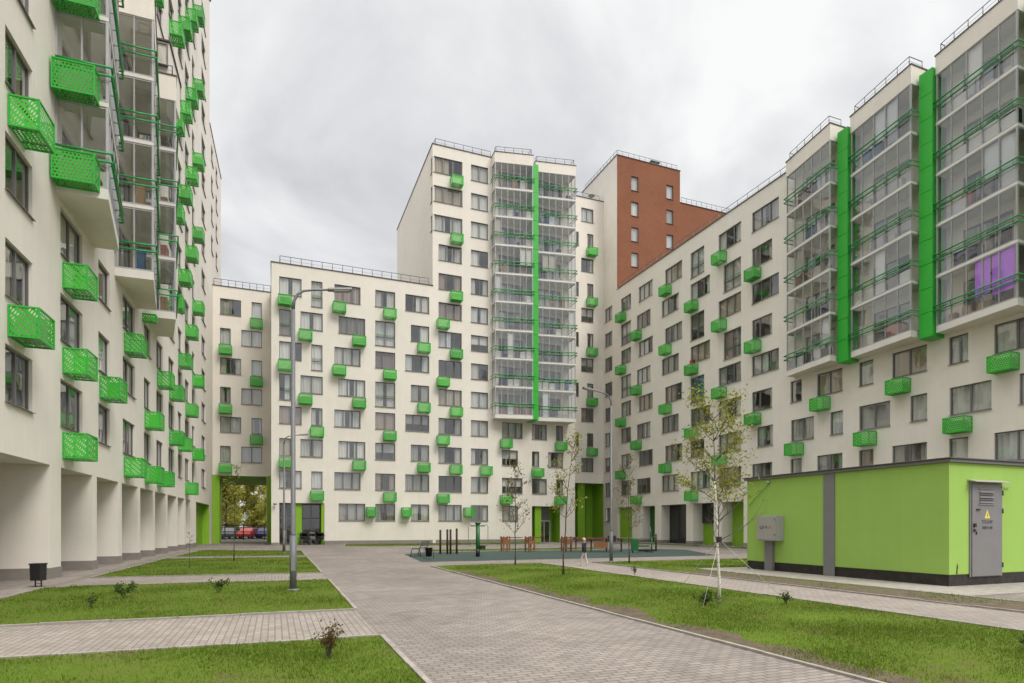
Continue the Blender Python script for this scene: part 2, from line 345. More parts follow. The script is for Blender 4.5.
def add_window(root, fr, u, z, w, h, kind, curt=None, special=None):
    o = link('window', window_mesh(w, h, kind), root, fr(u, .12, z), fr.rot)
    link('pane', pane_mesh(w, h), o)
    ck = curt or rnd.choice(CK)
    if ck != 'none':
        me = curtain_mesh(w, h, ck)
        if special: me = me.copy(); me.materials[0] = special
        link('curtain', me, o)
    return o
def basket_mesh(w=1.08, h=.80, d=.68, unit=False):
    k = ('b', w, h, d, unit)
    if k in WM: return WM[k]
    b = MB(); e = .022; P = M_perf
    b.face([(0, -d, 0), (w, -d, 0), (w, -d, h), (0, -d, h)], P); b.face([(0, 0, 0), (0, -d, 0), (0, -d, h), (0, 0, h)], P)
    b.face([(w, -d, 0), (w, 0, 0), (w, 0, h), (w, -d, h)], P); b.face([(0, 0, 0), (w, 0, 0), (w, -d, 0), (0, -d, 0)], P)
    G = M_pgrn
    for z in (0, h):
        b.box(-e, w+e, -d-e, -d+e, z-e, z+e, G); b.box(-e, e, -d+e, 0, z-e, z+e, G); b.box(w-e, w+e, -d+e, 0, z-e, z+e, G)
    for x in (0, w): b.box(x-e, x+e, -d-e, -d+e, e, h-e, G); b.box(x-e, x+e, -.03, 0, e, h-e, G)
    b.box(e, w-e, -.03, -.001, -e, e, G)
    for x in (.2, w-.25): b.box(x, x+.05, -d+.02, -.02, .03, .07, M_black)
    if unit:
        b.box(.14, w-.14, -d+.1, -.1, .08, h-.2, M_white)
        b.lathe([(.0, 0), (.24, 0)], (0, 0, 0), M_black, 12) if False else None
    WM[k] = b.mesh('air_conditioner_basket'); return WM[k]
def add_basket(root, fr, u, z, w=1.08, h=.80, d=.68, unit=None):
    if unit is None: unit = rnd.random() < .4
    return link('air_conditioner_basket', basket_mesh(w, h, d, unit), root, fr(u, -.012, z), fr.rot)

def grid_wall(b, fr, u0, u1, z0, z1, holes, m, reveal=.22):
    us = sorted({round(x, 4) for x in [u0, u1]+[h[i] for h in holes for i in (0, 1)] if u0-1e-6 <= x <= u1+1e-6})
    zs = sorted({round(x, 4) for x in [z0, z1]+[h[i] for h in holes for i in (2, 3)] if z0-1e-6 <= x <= z1+1e-6})
    for i in range(len(us)-1):
        cu = (us[i]+us[i+1])/2; run = None
        for j in range(len(zs)-1):
            cz = (zs[j]+zs[j+1])/2
            solid = not any(h[0] < cu < h[1] and h[2] < cz < h[3] for h in holes)
            if solid: run = zs[j] if run is None else run
            if run is not None and (not solid or j == len(zs)-2):
                top = zs[j] if not solid else zs[j+1]
                b.face([fr(us[i], 0, run), fr(us[i+1], 0, run), fr(us[i+1], 0, top), fr(us[i], 0, top)], m); run = None
    for h in holes:
        d = h[4] if len(h) > 4 else reveal; a, c, p, q = h[:4]; mm = h[5] if len(h) > 5 else m
        b.face([fr(a, 0, p), fr(a, 0, q), fr(a, d, q), fr(a, d, p)], mm); b.face([fr(c, 0, q), fr(c, 0, p), fr(c, d, p), fr(c, d, q)], mm)
        b.face([fr(a, 0, q), fr(c, 0, q), fr(c, d, q), fr(a, d, q)], mm)
        if p > .02: b.face([fr(c, 0, p), fr(a, 0, p), fr(a, d, p), fr(c, d, p)], mm)
def rail_line(b, pts, h=.62, step=1.0, m=None):
    m = m or M_rail; pts = [Vector(p) for p in pts]
    for a, c in zip(pts, pts[1:]):
        n = max(1, round((c-a).length/step))
        for i in range(n+1):
            p = a+(c-a)*i/n; b.tube([p, p+Vector((0, 0, h))], .026, m, 4)
        for zz in (h, h*.5) if h < .5 else (h,): b.tube([a+Vector((0, 0, zz)), c+Vector((0, 0, zz))], .028, m, 4)
        b.tube([a+Vector((0, 0, h*.55)), c+Vector((0, 0, h*.55))], .010, m, 4)
def roof(root, fr, poly, z, name='roof', t=.07, ov=.06):
    b = MB(); cx = sum(p[0] for p in poly)/len(poly); cy = sum(p[1] for p in poly)/len(poly)
    big = [(x+(ov if x > cx else -ov), y+(ov if y > cy else -ov)) for x, y in poly]
    b.prism(big, z+.002, z+t, M_flash, fn=fr); return b.build(name, root)
def interior(root, fr, u0, u1, zs, ztop, d=1.7, z0=3.7):
    b = MB(); m = M_int
    b.face([fr(u0, d, z0), fr(u1, d, z0), fr(u1, d, ztop), fr(u0, d, ztop)], m)
    for z in zs: b.box(u0+.02, u1-.02, .24, d-.01, z-.14, z, m, fn=fr)
    n = max(1, int((u1-u0)/3.4))
    for i in range(n+1):
        u = u0+(u1-u0)*i/n; u = min(max(u, u0+.1), u1-.1); b.box(u-.05, u+.05, .245, d-.012, z0+.02, ztop-.1, m, fn=fr)
    return b.build('rooms', root)

FH = 2.8; TOP0 = 3.67; WH = 1.52
def wz(k, fh=FH): return TOP0+fh*k-WH
SLAB = lambda k, fh=FH: 1.4+fh*k

# ------------------------------------------------------------------ glazed bays
def bay(root, fr, u0, u1, d0, d1, ks, ztop, zpar, npanes=5, fh=FH, railroof=True, purple=None):
    P = lambda u, d, z: fr(u, -d, z)
    def at(s, off=0): return (u0+(u1-u0)*s, d0+(d1-d0)*s+off)
    def prism(b, off, z0, z1, m, mb=None):
        A, B = (u0-off, d0+off), (u1+off, d1+off)
        b.prism([(u0-off, .003), A, B, (u1+off, .003)][::-1], z0, z1, m, fn=P, mbot=mb)
    body = MB(); z0 = SLAB(ks[0], fh)
    prism(body, .04, z0-.30, z0+.05, M_white, M_wall)
    o = body.build('glazed_bay', root)
    for k in ks[1:]:
        q = MB(); prism(q, .05, SLAB(k, fh)-.09, SLAB(k, fh)+.045, M_white); q.build('balcony_slab', o)
    q = MB(); prism(q, .06, ztop, zpar, M_wall); pa = q.build('parapet', o)
    q = MB(); prism(q, .10, zpar+.001, zpar+.06, M_flash); q.build('coping', o)
    for n, k in enumerate(ks):
        lo = SLAB(k, fh)+.06; hi = (SLAB(ks[n+1], fh)-.10) if n+1 < len(ks) else ztop
        g = MB(); f = MB(); rl = MB()
        corners = [(u0, .02), (u0, d0), (u1, d1), (u1, .02)]
        div = [2 if d0 > 1.1 else 1, npanes, 2 if d1 > 1.1 else 1]
        for (a, c), nd in zip(zip(corners, corners[1:]), div):
            g.face([P(*a, lo), P(*c, lo), P(*c, hi), P(*a, hi)], M_bglass)
            dx, dy = c[0]-a[0], c[1]-a[1]; ln = math.hypot(dx, dy); dx, dy = dx/ln, dy/ln; nx, ny = dy, -dx
            for i in range(nd+1):
                t = ln*i/nd; w = .045 if i in (0, nd) else .024
                x, y = a[0]+dx*t, a[1]+dy*t
                q = [(x-dx*w-nx*.03, y-dy*w-ny*.03), (x+dx*w-nx*.03, y+dy*w-ny*.03), (x+dx*w+nx*.03, y+dy*w+ny*.03), (x-dx*w+nx*.03, y-dy*w+ny*.03)]
                f.prism(q, lo, hi, M_bayframe, fn=P)
            for zz in (lo+.03, hi-.03):
                q = [(a[0]-nx*.025, a[1]-ny*.025), (c[0]-nx*.025, c[1]-ny*.025), (c[0]+nx*.025, c[1]+ny*.025), (a[0]+nx*.025, a[1]+ny*.025)]
                f.prism(q, zz-.03, zz+.03, M_bayframe, fn=P)
        link('glazing', g.mesh('glazing'), o); f.build('glazing_frame', o)
        off = .16
        path = [(u0-off, .05), (u0-off, d0+off), (u1+off, d1+off), (u1+off, .05)]
        for zz in (lo+.80, lo+1.08): rl.tube([P(*p, zz) for p in path], .042, M_green, 5)
        for s in np.linspace(.02, .98, 6):
            x, y = at(s); rl.tube([P(x, y, lo+.80), P(x, y+off, lo+.80)], .018, M_green, 4); rl.tube([P(x, y+off, lo+.80), P(x, y+off, lo+1.08)], .014, M_green, 4)
        rl.build('railing', o)
        # what people keep behind the glass
        r = rnd.random()
        st = MB()
        for j in range(rnd.randint(1, 4)):
            s = rnd.uniform(.08, .85); x, y = at(s); w = rnd.uniform(.25, .7); hh = rnd.uniform(.4, 1.25); y -= .35
            st.box(x, x+w, y-.3, y, lo+.01, lo+hh, M_stuff, fn=P)
        st.build('stored_goods', o)
        if purple is not None and k == ks[0]:
            c = MB(); x0, y0 = at(.50, -.04); x1, y1 = at(.69, -.04); c.face([P(x0, y0, lo+.75), P(x1, y1, lo+.75), P(x1, y1, hi-.05), P(x0, y0, hi-.05)], M_purple)
            x0, y0 = at(.71, -.04); x1, y1 = at(.97, -.04); c.face([P(x0, y0, lo+.55), P(x1, y1, lo+.55), P(x1, y1, hi-.05), P(x0, y0, hi-.05)], M_purple)
            c.build('purple_curtain', o)
        elif r < .75:
            c = MB(); npn = npanes
            for i in range(npn):
                if rnd.random() < .42:
                    x0, y0 = at(i/npn+.01, -.1); x1, y1 = at((i+1)/npn-.01, -.1)
                    if rnd.random() < .55: za, zb = lo+.02, lo+rnd.choice((.7, .75, .95))
                    else: za, zb = lo+rnd.choice((.05, .9)), hi-.04
                    c.face([P(x0, y0, za), P(x1, y1, za), P(x1, y1, zb), P(x0, y0, zb)], M_blind)
            if c.f: c.build('blind', o)
    if railroof:
        b = MB(); zt = zpar+.06
        rail_line(b, [P(u0+.12, .3, zt), P(*at(.03, -.12), zt), P(*at(.97, -.04), zt), P(u1-.12, .3, zt)], .55, .85); b.build('roof_railing', root)
    return o
def screen(root, fr, u0, u1, d, z0, z1):
    b = MB(); P = lambda u, dd, z: fr(u, -dd, z); n = max(1, round((z1-z0)/1.4))
    for i in range(n):
        a = z0+(z1-z0)*i/n; c = z0+(z1-z0)*(i+1)/n
        b.box(u0, u1, d-.02, d, a+.012, c-.012, M_screen, fn=P)
    b.box(u0+.02, u0+.06, .0, d-.021, z0, z1, M_pgrn, fn=P); b.box(u1-.06, u1-.02, .0, d-.021, z0, z1, M_pgrn, fn=P)
    b.box(u0, u1, .03, d-.03, z0-.03, z0+.01, M_pgrn, fn=P)
    return b.build('green_screen', root)

def populate(root, fr, cells, fh=FH):
    """cells: (u, w, k, kind, basket_u or None [, curtain, special]); returns holes"""
    holes = []
    for c in cells:
        u, w, k, kind, bu = c[:5]; h = WH; z = wz(k, fh)
        if kind == 'T': h += .74; z -= .74
        holes.append((u, u+w, z, z+h)); add_window(root, fr, u, z, w, h, kind, *(c[5:] if len(c) > 5 else ()))
        if bu is not None: add_basket(root, fr, bu, wz(k, fh)-1.04-(.30 if kind == 'T' else 0))
    return holes

# ================================================================== MID BLOCK (8 storeys)
def mid_block():
    root = thing('apartment_block', 'cream eight storey apartment block with green baskets, directly left of the tower with glazed balconies', 'apartment building', (-.3, 56, 0))
    fr = Fr(); C = []
    def x(a): return a+.3
    def q(a): return a*.9866+.3      # baskets stand proud of the wall
    for k in range(1, 8):      # c1, c2
        odd = k % 2
        if k >= 4 or k in (1, 2, 3):
            if odd: C.append((x(.34), 1.83, k, '2', q(.26) if k in (7, 5) else None))
            else: C.append((x(.34), .95, k, 'T' if k > 3 else '1', q(.36) if k == 2 else None))
            if odd: C.append((x(2.98), .94, k, 'T' if k in (5, 7) else '1', q(2.95) if k in (3, 1) else None))
            else: C.append((x(2.08), 1.86, k, '2', q(1.97) if k in (6, 4) else None))
    for k in range(8):         # c3
        if k % 2: C.append((x(4.94), 2.28, k, '3', q(4.86) if k in (7, 5) else None))
        else: C.append((x(5.3), 2.34, k, '3', q(6.62) if k > 0 else None))
    for k in range(8):         # c4
        C.append((x(8.54), 1.82, k, 'T' if k in (6, 4) else ('V' if k % 3 else '2'), q(9.4) if k % 2 else None))
    for k in range(8):         # c5
        if k % 2: C.append((x(11.3), 2.27, k, '3', None))
        else: C.append((x(11.82), 1.75, k, '2', q(12.62) if k else None))
    holes = populate(root, fr, C)
    add_basket(root, fr, x(7.72), 2.55, .8, .8); add_basket(root, fr, x(10.95), 2.55, .8, .8)
    ent = (x(.34), x(4.08), 0, 3.66, 2.4, M_wall)
    b = MB(); grid_wall(b, fr, 0, 14.2, .0, 24.4, holes+[ent], M_wall)
    b.face([fr(0, 14, 0), fr(0, 0, 0), fr(0, 0, 24.4), fr(0, 14, 24.4)], M_wall); b.face([fr(0, 14, 0), fr(0, 14, 24.4), fr(14.2, 14, 24.4), fr(14.2, 14, 0)], M_wall)
    b.build('wall', root)
    p = MB(); p.box(0, ent[0]-.02, -.04, -.003, 0, .22, M_plinth); p.box(ent[1]+.02, 14.2, -.04, -.003, 0, .34, M_plinth); p.build('plinth', root)
    # entrance recess: glass door, green column, dark glazed lobby
    e = MB(); y = 2.4; a, c = ent[0], ent[1]
    e.box(a+1.16, a+1.86, .25, 1.6, .0, 3.62, M_lime2); e.box(c-.26, c-.003, .06, 2.3, .0, 3.6, M_lime2)
    e.build('green_column', root)
    g = MB()
    for xa, xb, yy in ((a+.02, a+1.14, .5), (a+1.9, c-.28, 1.2)):
        n = 2
        for i in range(n+1):
            q = xa+(xb-xa)*i/n; g.box(q-.035, q+.035, yy-.03, yy+.04, .02, 3.6, M_frame)
        for z in (.05, 2.35, 3.55): g.box(xa, xb, yy-.028, yy+.038, z-.04, z+.04, M_frame)
        g.face([(xa, yy, .02), (xb, yy, .02), (xb, yy, 3.6), (xa, yy, 3.6)], M_dglass)
    g.build('entrance_door', root)
    d = MB(); d.face([(a, 2.41, 0), (c, 2.41, 0), (c, 2.41, 3.66), (a, 2.41, 3.66)], M_int); d.build('lobby_wall', root)
    s = MB(); s.tube([(x(.0), -.02, 3.55), (x(.0), -.25, 3.6)], .02, M_steel); s.lathe([(.0, .12), (.13, .1), (.16, 0), (.13, -.03), (0, -.03)], (x(.0), -.3, 3.5), M_steel, 12); s.build('wall_lamp', root)
    interior(root, fr, .1, 14.1, [SLAB(k) for k in range(1, 9)], 24.2, 3.0); interior(root, fr, 4.5, 14.0, [], 3.68, 2.9, 0)
    roof(root, fr, [(0, 0), (14.2, 0), (14.2, 14), (0, 14)], 24.4)
    r = MB(); rail_line(r, [(.7, .35, 24.47), (13.9, .35, 24.47)], .72, .9); rail_line(r, [(.7, .35, 24.47), (.7, 10, 24.47)], .72, .9); r.build('roof_railing', root)
    v = MB(); v.box(4.2, 8, 3, 5, 24.48, 25.0, M_rail); v.build('roof_hatch', root)
mid_block()

# ================================================================== TOWER (13 storeys) with two glazed bays
def tower():
    T = 2.757
    root = thing('apartment_tower', 'tall cream tower with two stacks of glazed balconies split by one green strip', 'apartment tower', (13.9, 56, 0))
    fr = Fr(); x = lambda a: a-13.9; C = []
    for k in range(13):
        if k >= 10: C.append((.10, 2.84, k, '3', x(15.65) if k != 11 else None))
        else:
            bu = {8: 15.6, 7: 14.3, 6: 15.6, 5: 14.3, 4: 15.6, 3: 14.3, 2: 15.55, 1: 14.3}.get(k)
            C.append((x(14.47), 2.3, k, '3', x(bu) if bu else None))
        C.append((x(17.7), 1.76, k, '2', x(18.6) if k == 2 else None))
    C += [(x(20.91), 2.2, 3, '3', x(20.7)), (x(24.14), 1.65, 3, '2', None), (x(26.82), .8, 3, '1', x(26.7)),
          (x(20.91), 1.7, 2, '2', None), (x(24.14), .8, 2, '1', x(24.1)), (x(25.92), 1.7, 2, '2', None),
          (x(20.91), 2.2, 1, '3', x(20.7)), (x(24.14), 1.65, 1, '2', None), (x(26.82), .8, 1, '1', x(26.65)), (x(20.91), 1.7, 0, '2', None)]
    holes = populate(root, fr, C, T)
    add_basket(root, fr, x(16.95), 2.6, .9, .8)
    # balcony doors behind the bays
    for k in range(4, 13):
        for u in (20.55, 24.75):
            z = SLAB(k, T)+.12; holes.append((x(u), x(u)+2.6, z, z+2.15)); add_window(root, fr, x(u), z, 2.6, 2.15, '3')
    ent = (x(24.14), x(27.27), 0, 3.66, 1.8, M_lime2)
    b = MB(); grid_wall(b, fr, 0, 15.1, 0, 37.85, holes+[ent], M_wall)
    # left flank above the lower roof; the top three corner windows turn round the corner
    fl = Fr(0, 17.9, -90); fh = []
    for k in (10, 11, 12):
        z = wz(k, T); fh.append((17.2, 17.8, z, z+WH)); add_window(root, fl, 17.2, z, .6, WH, '1', 'none')
    grid_wall(b, fl, 0, 17.9, 0, 37.85, fh, M_wall)
    fb = Fr(15.1, 17.9, 180); grid_wall(b, fb, 0, 15.1, 0, 37.85, [], M_wall)
    fs = Fr(15.1, 0, 90); grid_wall(b, fs, 0, 4.0, 0, 37.85, [], M_wall)
    b.build('wall', root)
    p = MB(); p.box(0.31, ent[0]-.02, -.04, -.003, 0, .34, M_plinth); p.box(ent[1]+.02, 15.1, -.04, -.003, 0, .34, M_plinth); p.build('plinth', root)
    e = MB(); a, c = ent[0], ent[1]
    e.face([(a, 1.81, 0), (c, 1.81, 0), (c, 1.81, 3.66), (a, 1.81, 3.66)], M_lime2); e.box(a+.45, a+1.15, .3, 1.5, 0, 3.64, M_lime2); e.build('green_portal', root)
    g = MB()
    g.box(a+1.2, a+2.5, 1.2, 1.7, 2.25, 3.62, M_frame)
    for q in (a+1.2, a+1.85, a+2.5): g.box(q-.05, q+.05, 1.1, 1.19, .02, 2.25, M_bayframe)
    g.box(a+1.2, a+2.5, 1.11, 1.18, 2.1, 2.25, M_bayframe); g.face([(a+1.2, 1.15, .02), (a+2.5, 1.15, .02), (a+2.5, 1.15, 2.1), (a+1.2, 1.15, 2.1)], M_dglass)
    g.build('entrance_door', root)
    interior(root, fr, .1, 15.0, [SLAB(k, T) for k in range(1, 13)], 37.6, 3.2); interior(root, fr, .2, 10.1, [], 3.68, 2.9, 0)
    roof(root, fr, [(0, 0), (15.1, 0), (15.1, 17.9), (0, 17.9)], 37.85)
    r = MB(); rail_line(r, [(.35, 14, 37.92), (.35, .3, 37.92), (5.9, .3, 37.92)], .7, .55*1.6); r.build('roof_railing', root)
    ks = list(range(4, 13)); zt = 36.95
    bay(root, fr, x(19.9), x(23.5), .85, 1.6, ks, zt, 37.95, 6, T)
    bay(root, fr, x(24.22), x(28.2), .85, 1.6, ks, zt, 37.95, 6, T)
    screen(root, fr, x(23.56), x(24.16), 1.56, SLAB(4, T)-.32, zt+.3)
    # recessed corner wall to the right, two windows in turn, over a green two storey portal
    f2 = Fr(x(29.0), 4.0); C2 = []
    for k in range(2, 13):
        if k % 2 == 0: C2.append((2.85, 1.55, k, '2', None))
        else: C2.append((3.6, .8, k, '1', 3.5)); C2.append((2.2, .35, k, '1', None, 'none'))
    h2 = populate(root, f2, C2)
    portal = (.1, 5.69, 0, 6.45, 2.6, M_lime2)
    w = MB(); grid_wall(w, f2, 0, 5.695, 0, 38.4, h2+[portal], M_wall); w.build('recessed_wall', root)
    q = MB(); q.face([f2(.1, 2.61, 0), f2(5.69, 2.61, 0), f2(5.69, 2.61, 6.45), f2(.1, 2.61, 6.45)], M_lime2)
    q.build('green_portal', root)
    for a_, c_, d_ in ((1.6, 2.5, 1.2), (2.85, 3.75, .8)):
        q = MB(); q.box(a_, c_, d_, 2.58, .01, 6.41, M_lime2, fn=f2); q.build('green_column', root)
    s = MB()
    for a, c, d_ in ((.9, 1.58, 2.3), (2.52, 2.83, 1.5), (3.77, 4.1, 1.3)):
        s = MB(); s.box(a, c, d_, d_+.08, .05, 6.2, M_dkgreen, fn=f2); s.build('stair_window', root)
    interior(root, f2, .1, 5.6, [SLAB(k) for k in range(2, 13)], 38.2, 2.62, 6.5)
    roof(root, f2, [(0, 0), (5.695, 0), (5.695, 8), (0, 8)], 38.4)
    r = MB(); rail_line(r, [f2(.1, .3, 38.47), f2(5.3, .3, 38.47)], .65, 1.0); r.build('roof_railing', root)
    v = MB(); v.tube([f2(4.6, 1.0, 38.4), f2(4.6, 1.0, 39.1)], .04, M_rail); v.lathe([(0, 0), (.25, .08), (.4, .2)], f2(4.6, .8, 39.1), M_white, 12); v.build('roof_dish', root)
tower()

# ================================================================== ARCH BLOCK over the passage
def arch_block():
    root = thing('passage_block', 'narrow cream block bridging a tall green passage in the left corner', 'apartment building', (-5.5, 63.4, 0))
    fr = Fr(); C = []
    for k in range(2, 8):
        if k % 2: C += [(.65, 1.82, k, '2', None), (3.4, .92, k, '1', 3.3)]
        else: C += [(.65, .92, k, '1', .6), (2.5, 1.82, k, '2', None)]
    holes = populate(root, fr, C); pas = (.25, 4.75, 0, 6.45, 7.0, M_lime2)
    b = MB(); grid_wall(b, fr, 0, 5.15, 0, 24.4, holes+[pas], M_wall)
    fb = Fr(5.15, 7.0, 180); grid_wall(b, fb, 0, 5.15, 0, 24.4, [(.4, 4.9, 0, 6.0, .01, M_lime2)], M_wall)
    b.build('wall', root)
    for a_, c_ in ((.0, .62), (4.78, 5.14)):
        g = MB(); g.box(a_, c_, -.035, -.003, 0, 6.5, M_lime2); g.build('green_portal', root)
    interior(root, fr, .1, 5.05, [SLAB(k) for k in range(3, 9)], 24.2, 3.0, 6.5)
    b2 = MB(); b2.box(.1, 5.05, .25, 6.9, 6.46, 6.7, M_int); b2.build('passage_ceiling', root)
    roof(root, fr, [(0, 0), (5.15, 0), (5.15, 7), (0, 7)], 24.4)
    r = MB(); rail_line(r, [(.1, .3, 24.47), (5.1, .3, 24.47)], .7, .62); r.build('roof_railing', root)
arch_block()

# ================================================================== LEFT BUILDING (17 storeys)
LROT = math.degrees(math.atan2(1, .025))
def left_building():
    root = thing('apartment_building', 'very tall cream apartment building with a ground arcade along the left edge', 'apartment building', (-7.1, 0, 0), R(LROT))
    fr = Fr(); C = []
    cols = {'Y': (12.3, 1.9), 'Z': (15.9, 1.9), 'A': (19.67, 1.77), 'B': (23.7, 2.2), 'C': (27.8, 1.55), 'D': (31.4, 2.2), 'E': (35.5, 1.5), 'F': (38.5, 1.8), 'G': (42.0, 1.8), 'H': (45.2, 1.55), 'I': (48.0, 1.8), 'J': (51.2, 1.3), 'K': (56.3, 2.3)}
    bs = {'Z': (1, 3, 5, 7), 'A': (2, 4), 'B': (1, 2, 3), 'C': (2,), 'D': (1, 3), 'E': (2, 1), 'F': (1, 3), 'G': (2, 3), 'Y': (2, 4, 6)}
    for i, (n, (u, w)) in enumerate(cols.items()):
        for k in range(1, 17):
            if 4 <= k <= 7 and n in 'BCDEF': continue
            if n in 'YZ' and k > 8: continue
            if n in 'BC' and k > 3: continue
            if n in 'A' and k > 7: continue
            if n == 'K' and k > 15: continue
            bu = None
            if k in bs.get(n, ()): bu = u+w*.08
            if n in 'GHIJ' and k >= 3: bu = u+w*.1 if (k+'GHIJ'.index(n)) % 2 == 1 else None
            if n in 'DEF' and k > 8: bu = u if (k+i) % 4 == 0 else None
            if n in 'HIJ' and k in (1, 2): bu = u+.1 if (k+i) % 2 else None
            C.append((u, w, k, '2' if w > 1.6 else '1', bu))
    holes = populate(root, fr, C)
    # bays: near end projects more
    bays = [(23.25, 27.3, 5), (30.1, 34.2, 5), (35.4, 38.75, 4)]
    for (a, c, n) in bays:
        for k in range(4, 8):
            z = SLAB(k)+.12; holes.append((a+.6, a+3.0, z, z+2.15)); add_window(root, fr, a+.6, z, 2.4, 2.15, '3')
    fins = [(22.8, 23.75), (27.05, 27.6), (30.7, 31.25), (34.2, 34.7), (37.6, 38.15), (41.2, 41.7), (44.7, 45.25), (47.8, 48.4), (50.5, 53.2)]
    arc = []; prev = 15.2
    for a, c in [(14.6, 15.2), (18.6, 19.2)]+fins: pass
    edges = [(14.6, 15.2), (18.6, 19.2)]+fins
    arcade = [(edges[i][1], edges[i+1][0], 0, 3.56, 2.6, M_wall) for i in range(len(edges)-1)]
    green = (53.2, 61.3, 0, 3.56, 2.2, M_lime2)
    b = MB(); grid_wall(b, fr, 11.5, 61.4, 0, 49.6, holes+arcade+[green], M_wall)
    fe = Fr(61.4, 0, 90); grid_wall(b, fe, 0, 14, 38.4, 49.6, [], M_wall)
    fn = Fr(11.5, 14, -90); grid_wall(b, fn, 0, 14, 0, 49.6, [], M_wall)
    b.build('wall', root)
    # lower far wing, 13 storeys
    w = MB(); hw = []; CW = []
    for k in range(9, 13): CW += [(62.6, 1.5, k, '1', None), (66.2, 1.5, k, '1', None)]
    hw = populate(root, fr, CW)
    grid_wall(w, fr, 61.4, 70.8, 0, 38.4, hw, M_wall); fe2 = Fr(70.8, 0, 90); grid_wall(w, fe2, 0, 12, 0, 38.4, [], M_wall); w.build('far_wing_wall', root)
    # arcade back wall and plinths
    q = MB(); q.face([fr(15.2, 2.61, 0), fr(53.2, 2.61, 0), fr(53.2, 2.61, 3.56), fr(15.2, 2.61, 3.56)], M_wall)
    q.build('arcade_back_wall', root)
    p = MB()
    for a, c in edges: p.box(a-.03, c+.03, -.03, 2.59, .0, .34, M_plinth, fn=fr)
    for a, c, *_ in arcade: p.box(a+.031, c-.031, 2.54, 2.605, 0, .33, M_plinth, fn=fr)
    p.build('plinth', root)
    g = MB(); g.face([fr(53.2, 2.21, 0), fr(61.3, 2.21, 0), fr(61.3, 2.21, 3.56), fr(53.2, 2.21, 3.56)], M_lime2)
    g.box(57.6, 61.28, .6, 2.2, .005, 3.55, M_lime2, fn=fr); g.build('green_portal', root)
    d = MB(); d.box(57.5, 57.59, .8, 1.9, .05, 3.3, M_white, fn=fr); d.box(57.46, 57.5, 1.2, 1.5, 2.0, 3.0, M_frame, fn=fr); d.build('side_door', root)
    interior(root, fr, 12, 61.2, [SLAB(k) for k in range(1, 17)], 49.4, 3.2)
    roof(root, fr, [(11.5, 0), (61.4, 0), (61.4, 14), (11.5, 14)], 49.6, t=.25, ov=.12)
    roof(root, fr, [(61.45, 0), (70.8, 0), (70.8, 12), (61.45, 12)], 38.4)
    for i, (a, c, n) in enumerate(bays):
        bay(root, fr, a, c, 1.42, .75, [4, 5, 6, 7], 23.55, 24.8, 5, railroof=(i != 1))
    # big baskets on the near cheek of the first bay
    fc = Fr(23.25, 0, -90)
    for k in (4, 5, 6): add_basket(root, fc, .08, SLAB(k)-.10, 1.12, .92, .55, True)
    fc = Fr(35.4, 0, -90); add_basket(root, fc, -.2, 12.0, .8, .35, .3, False)
    # glazed hut on the terrace above the third bay
    h = MB(); h.box(36.0, 39.2, -1.05, -.003, 24.9, 26.9, M_wall, fn=fr); h.box(35.9, 39.3, -1.12, -.004, 26.92, 27.0, M_flash, fn=fr); h.build('terrace_hut', root)
    fh = Fr(36.0, 0, -90); add_window(root, Fr(35.83, 0, -90), .25, 25.6, .75, 1.2, '1', 'full')
left_building()

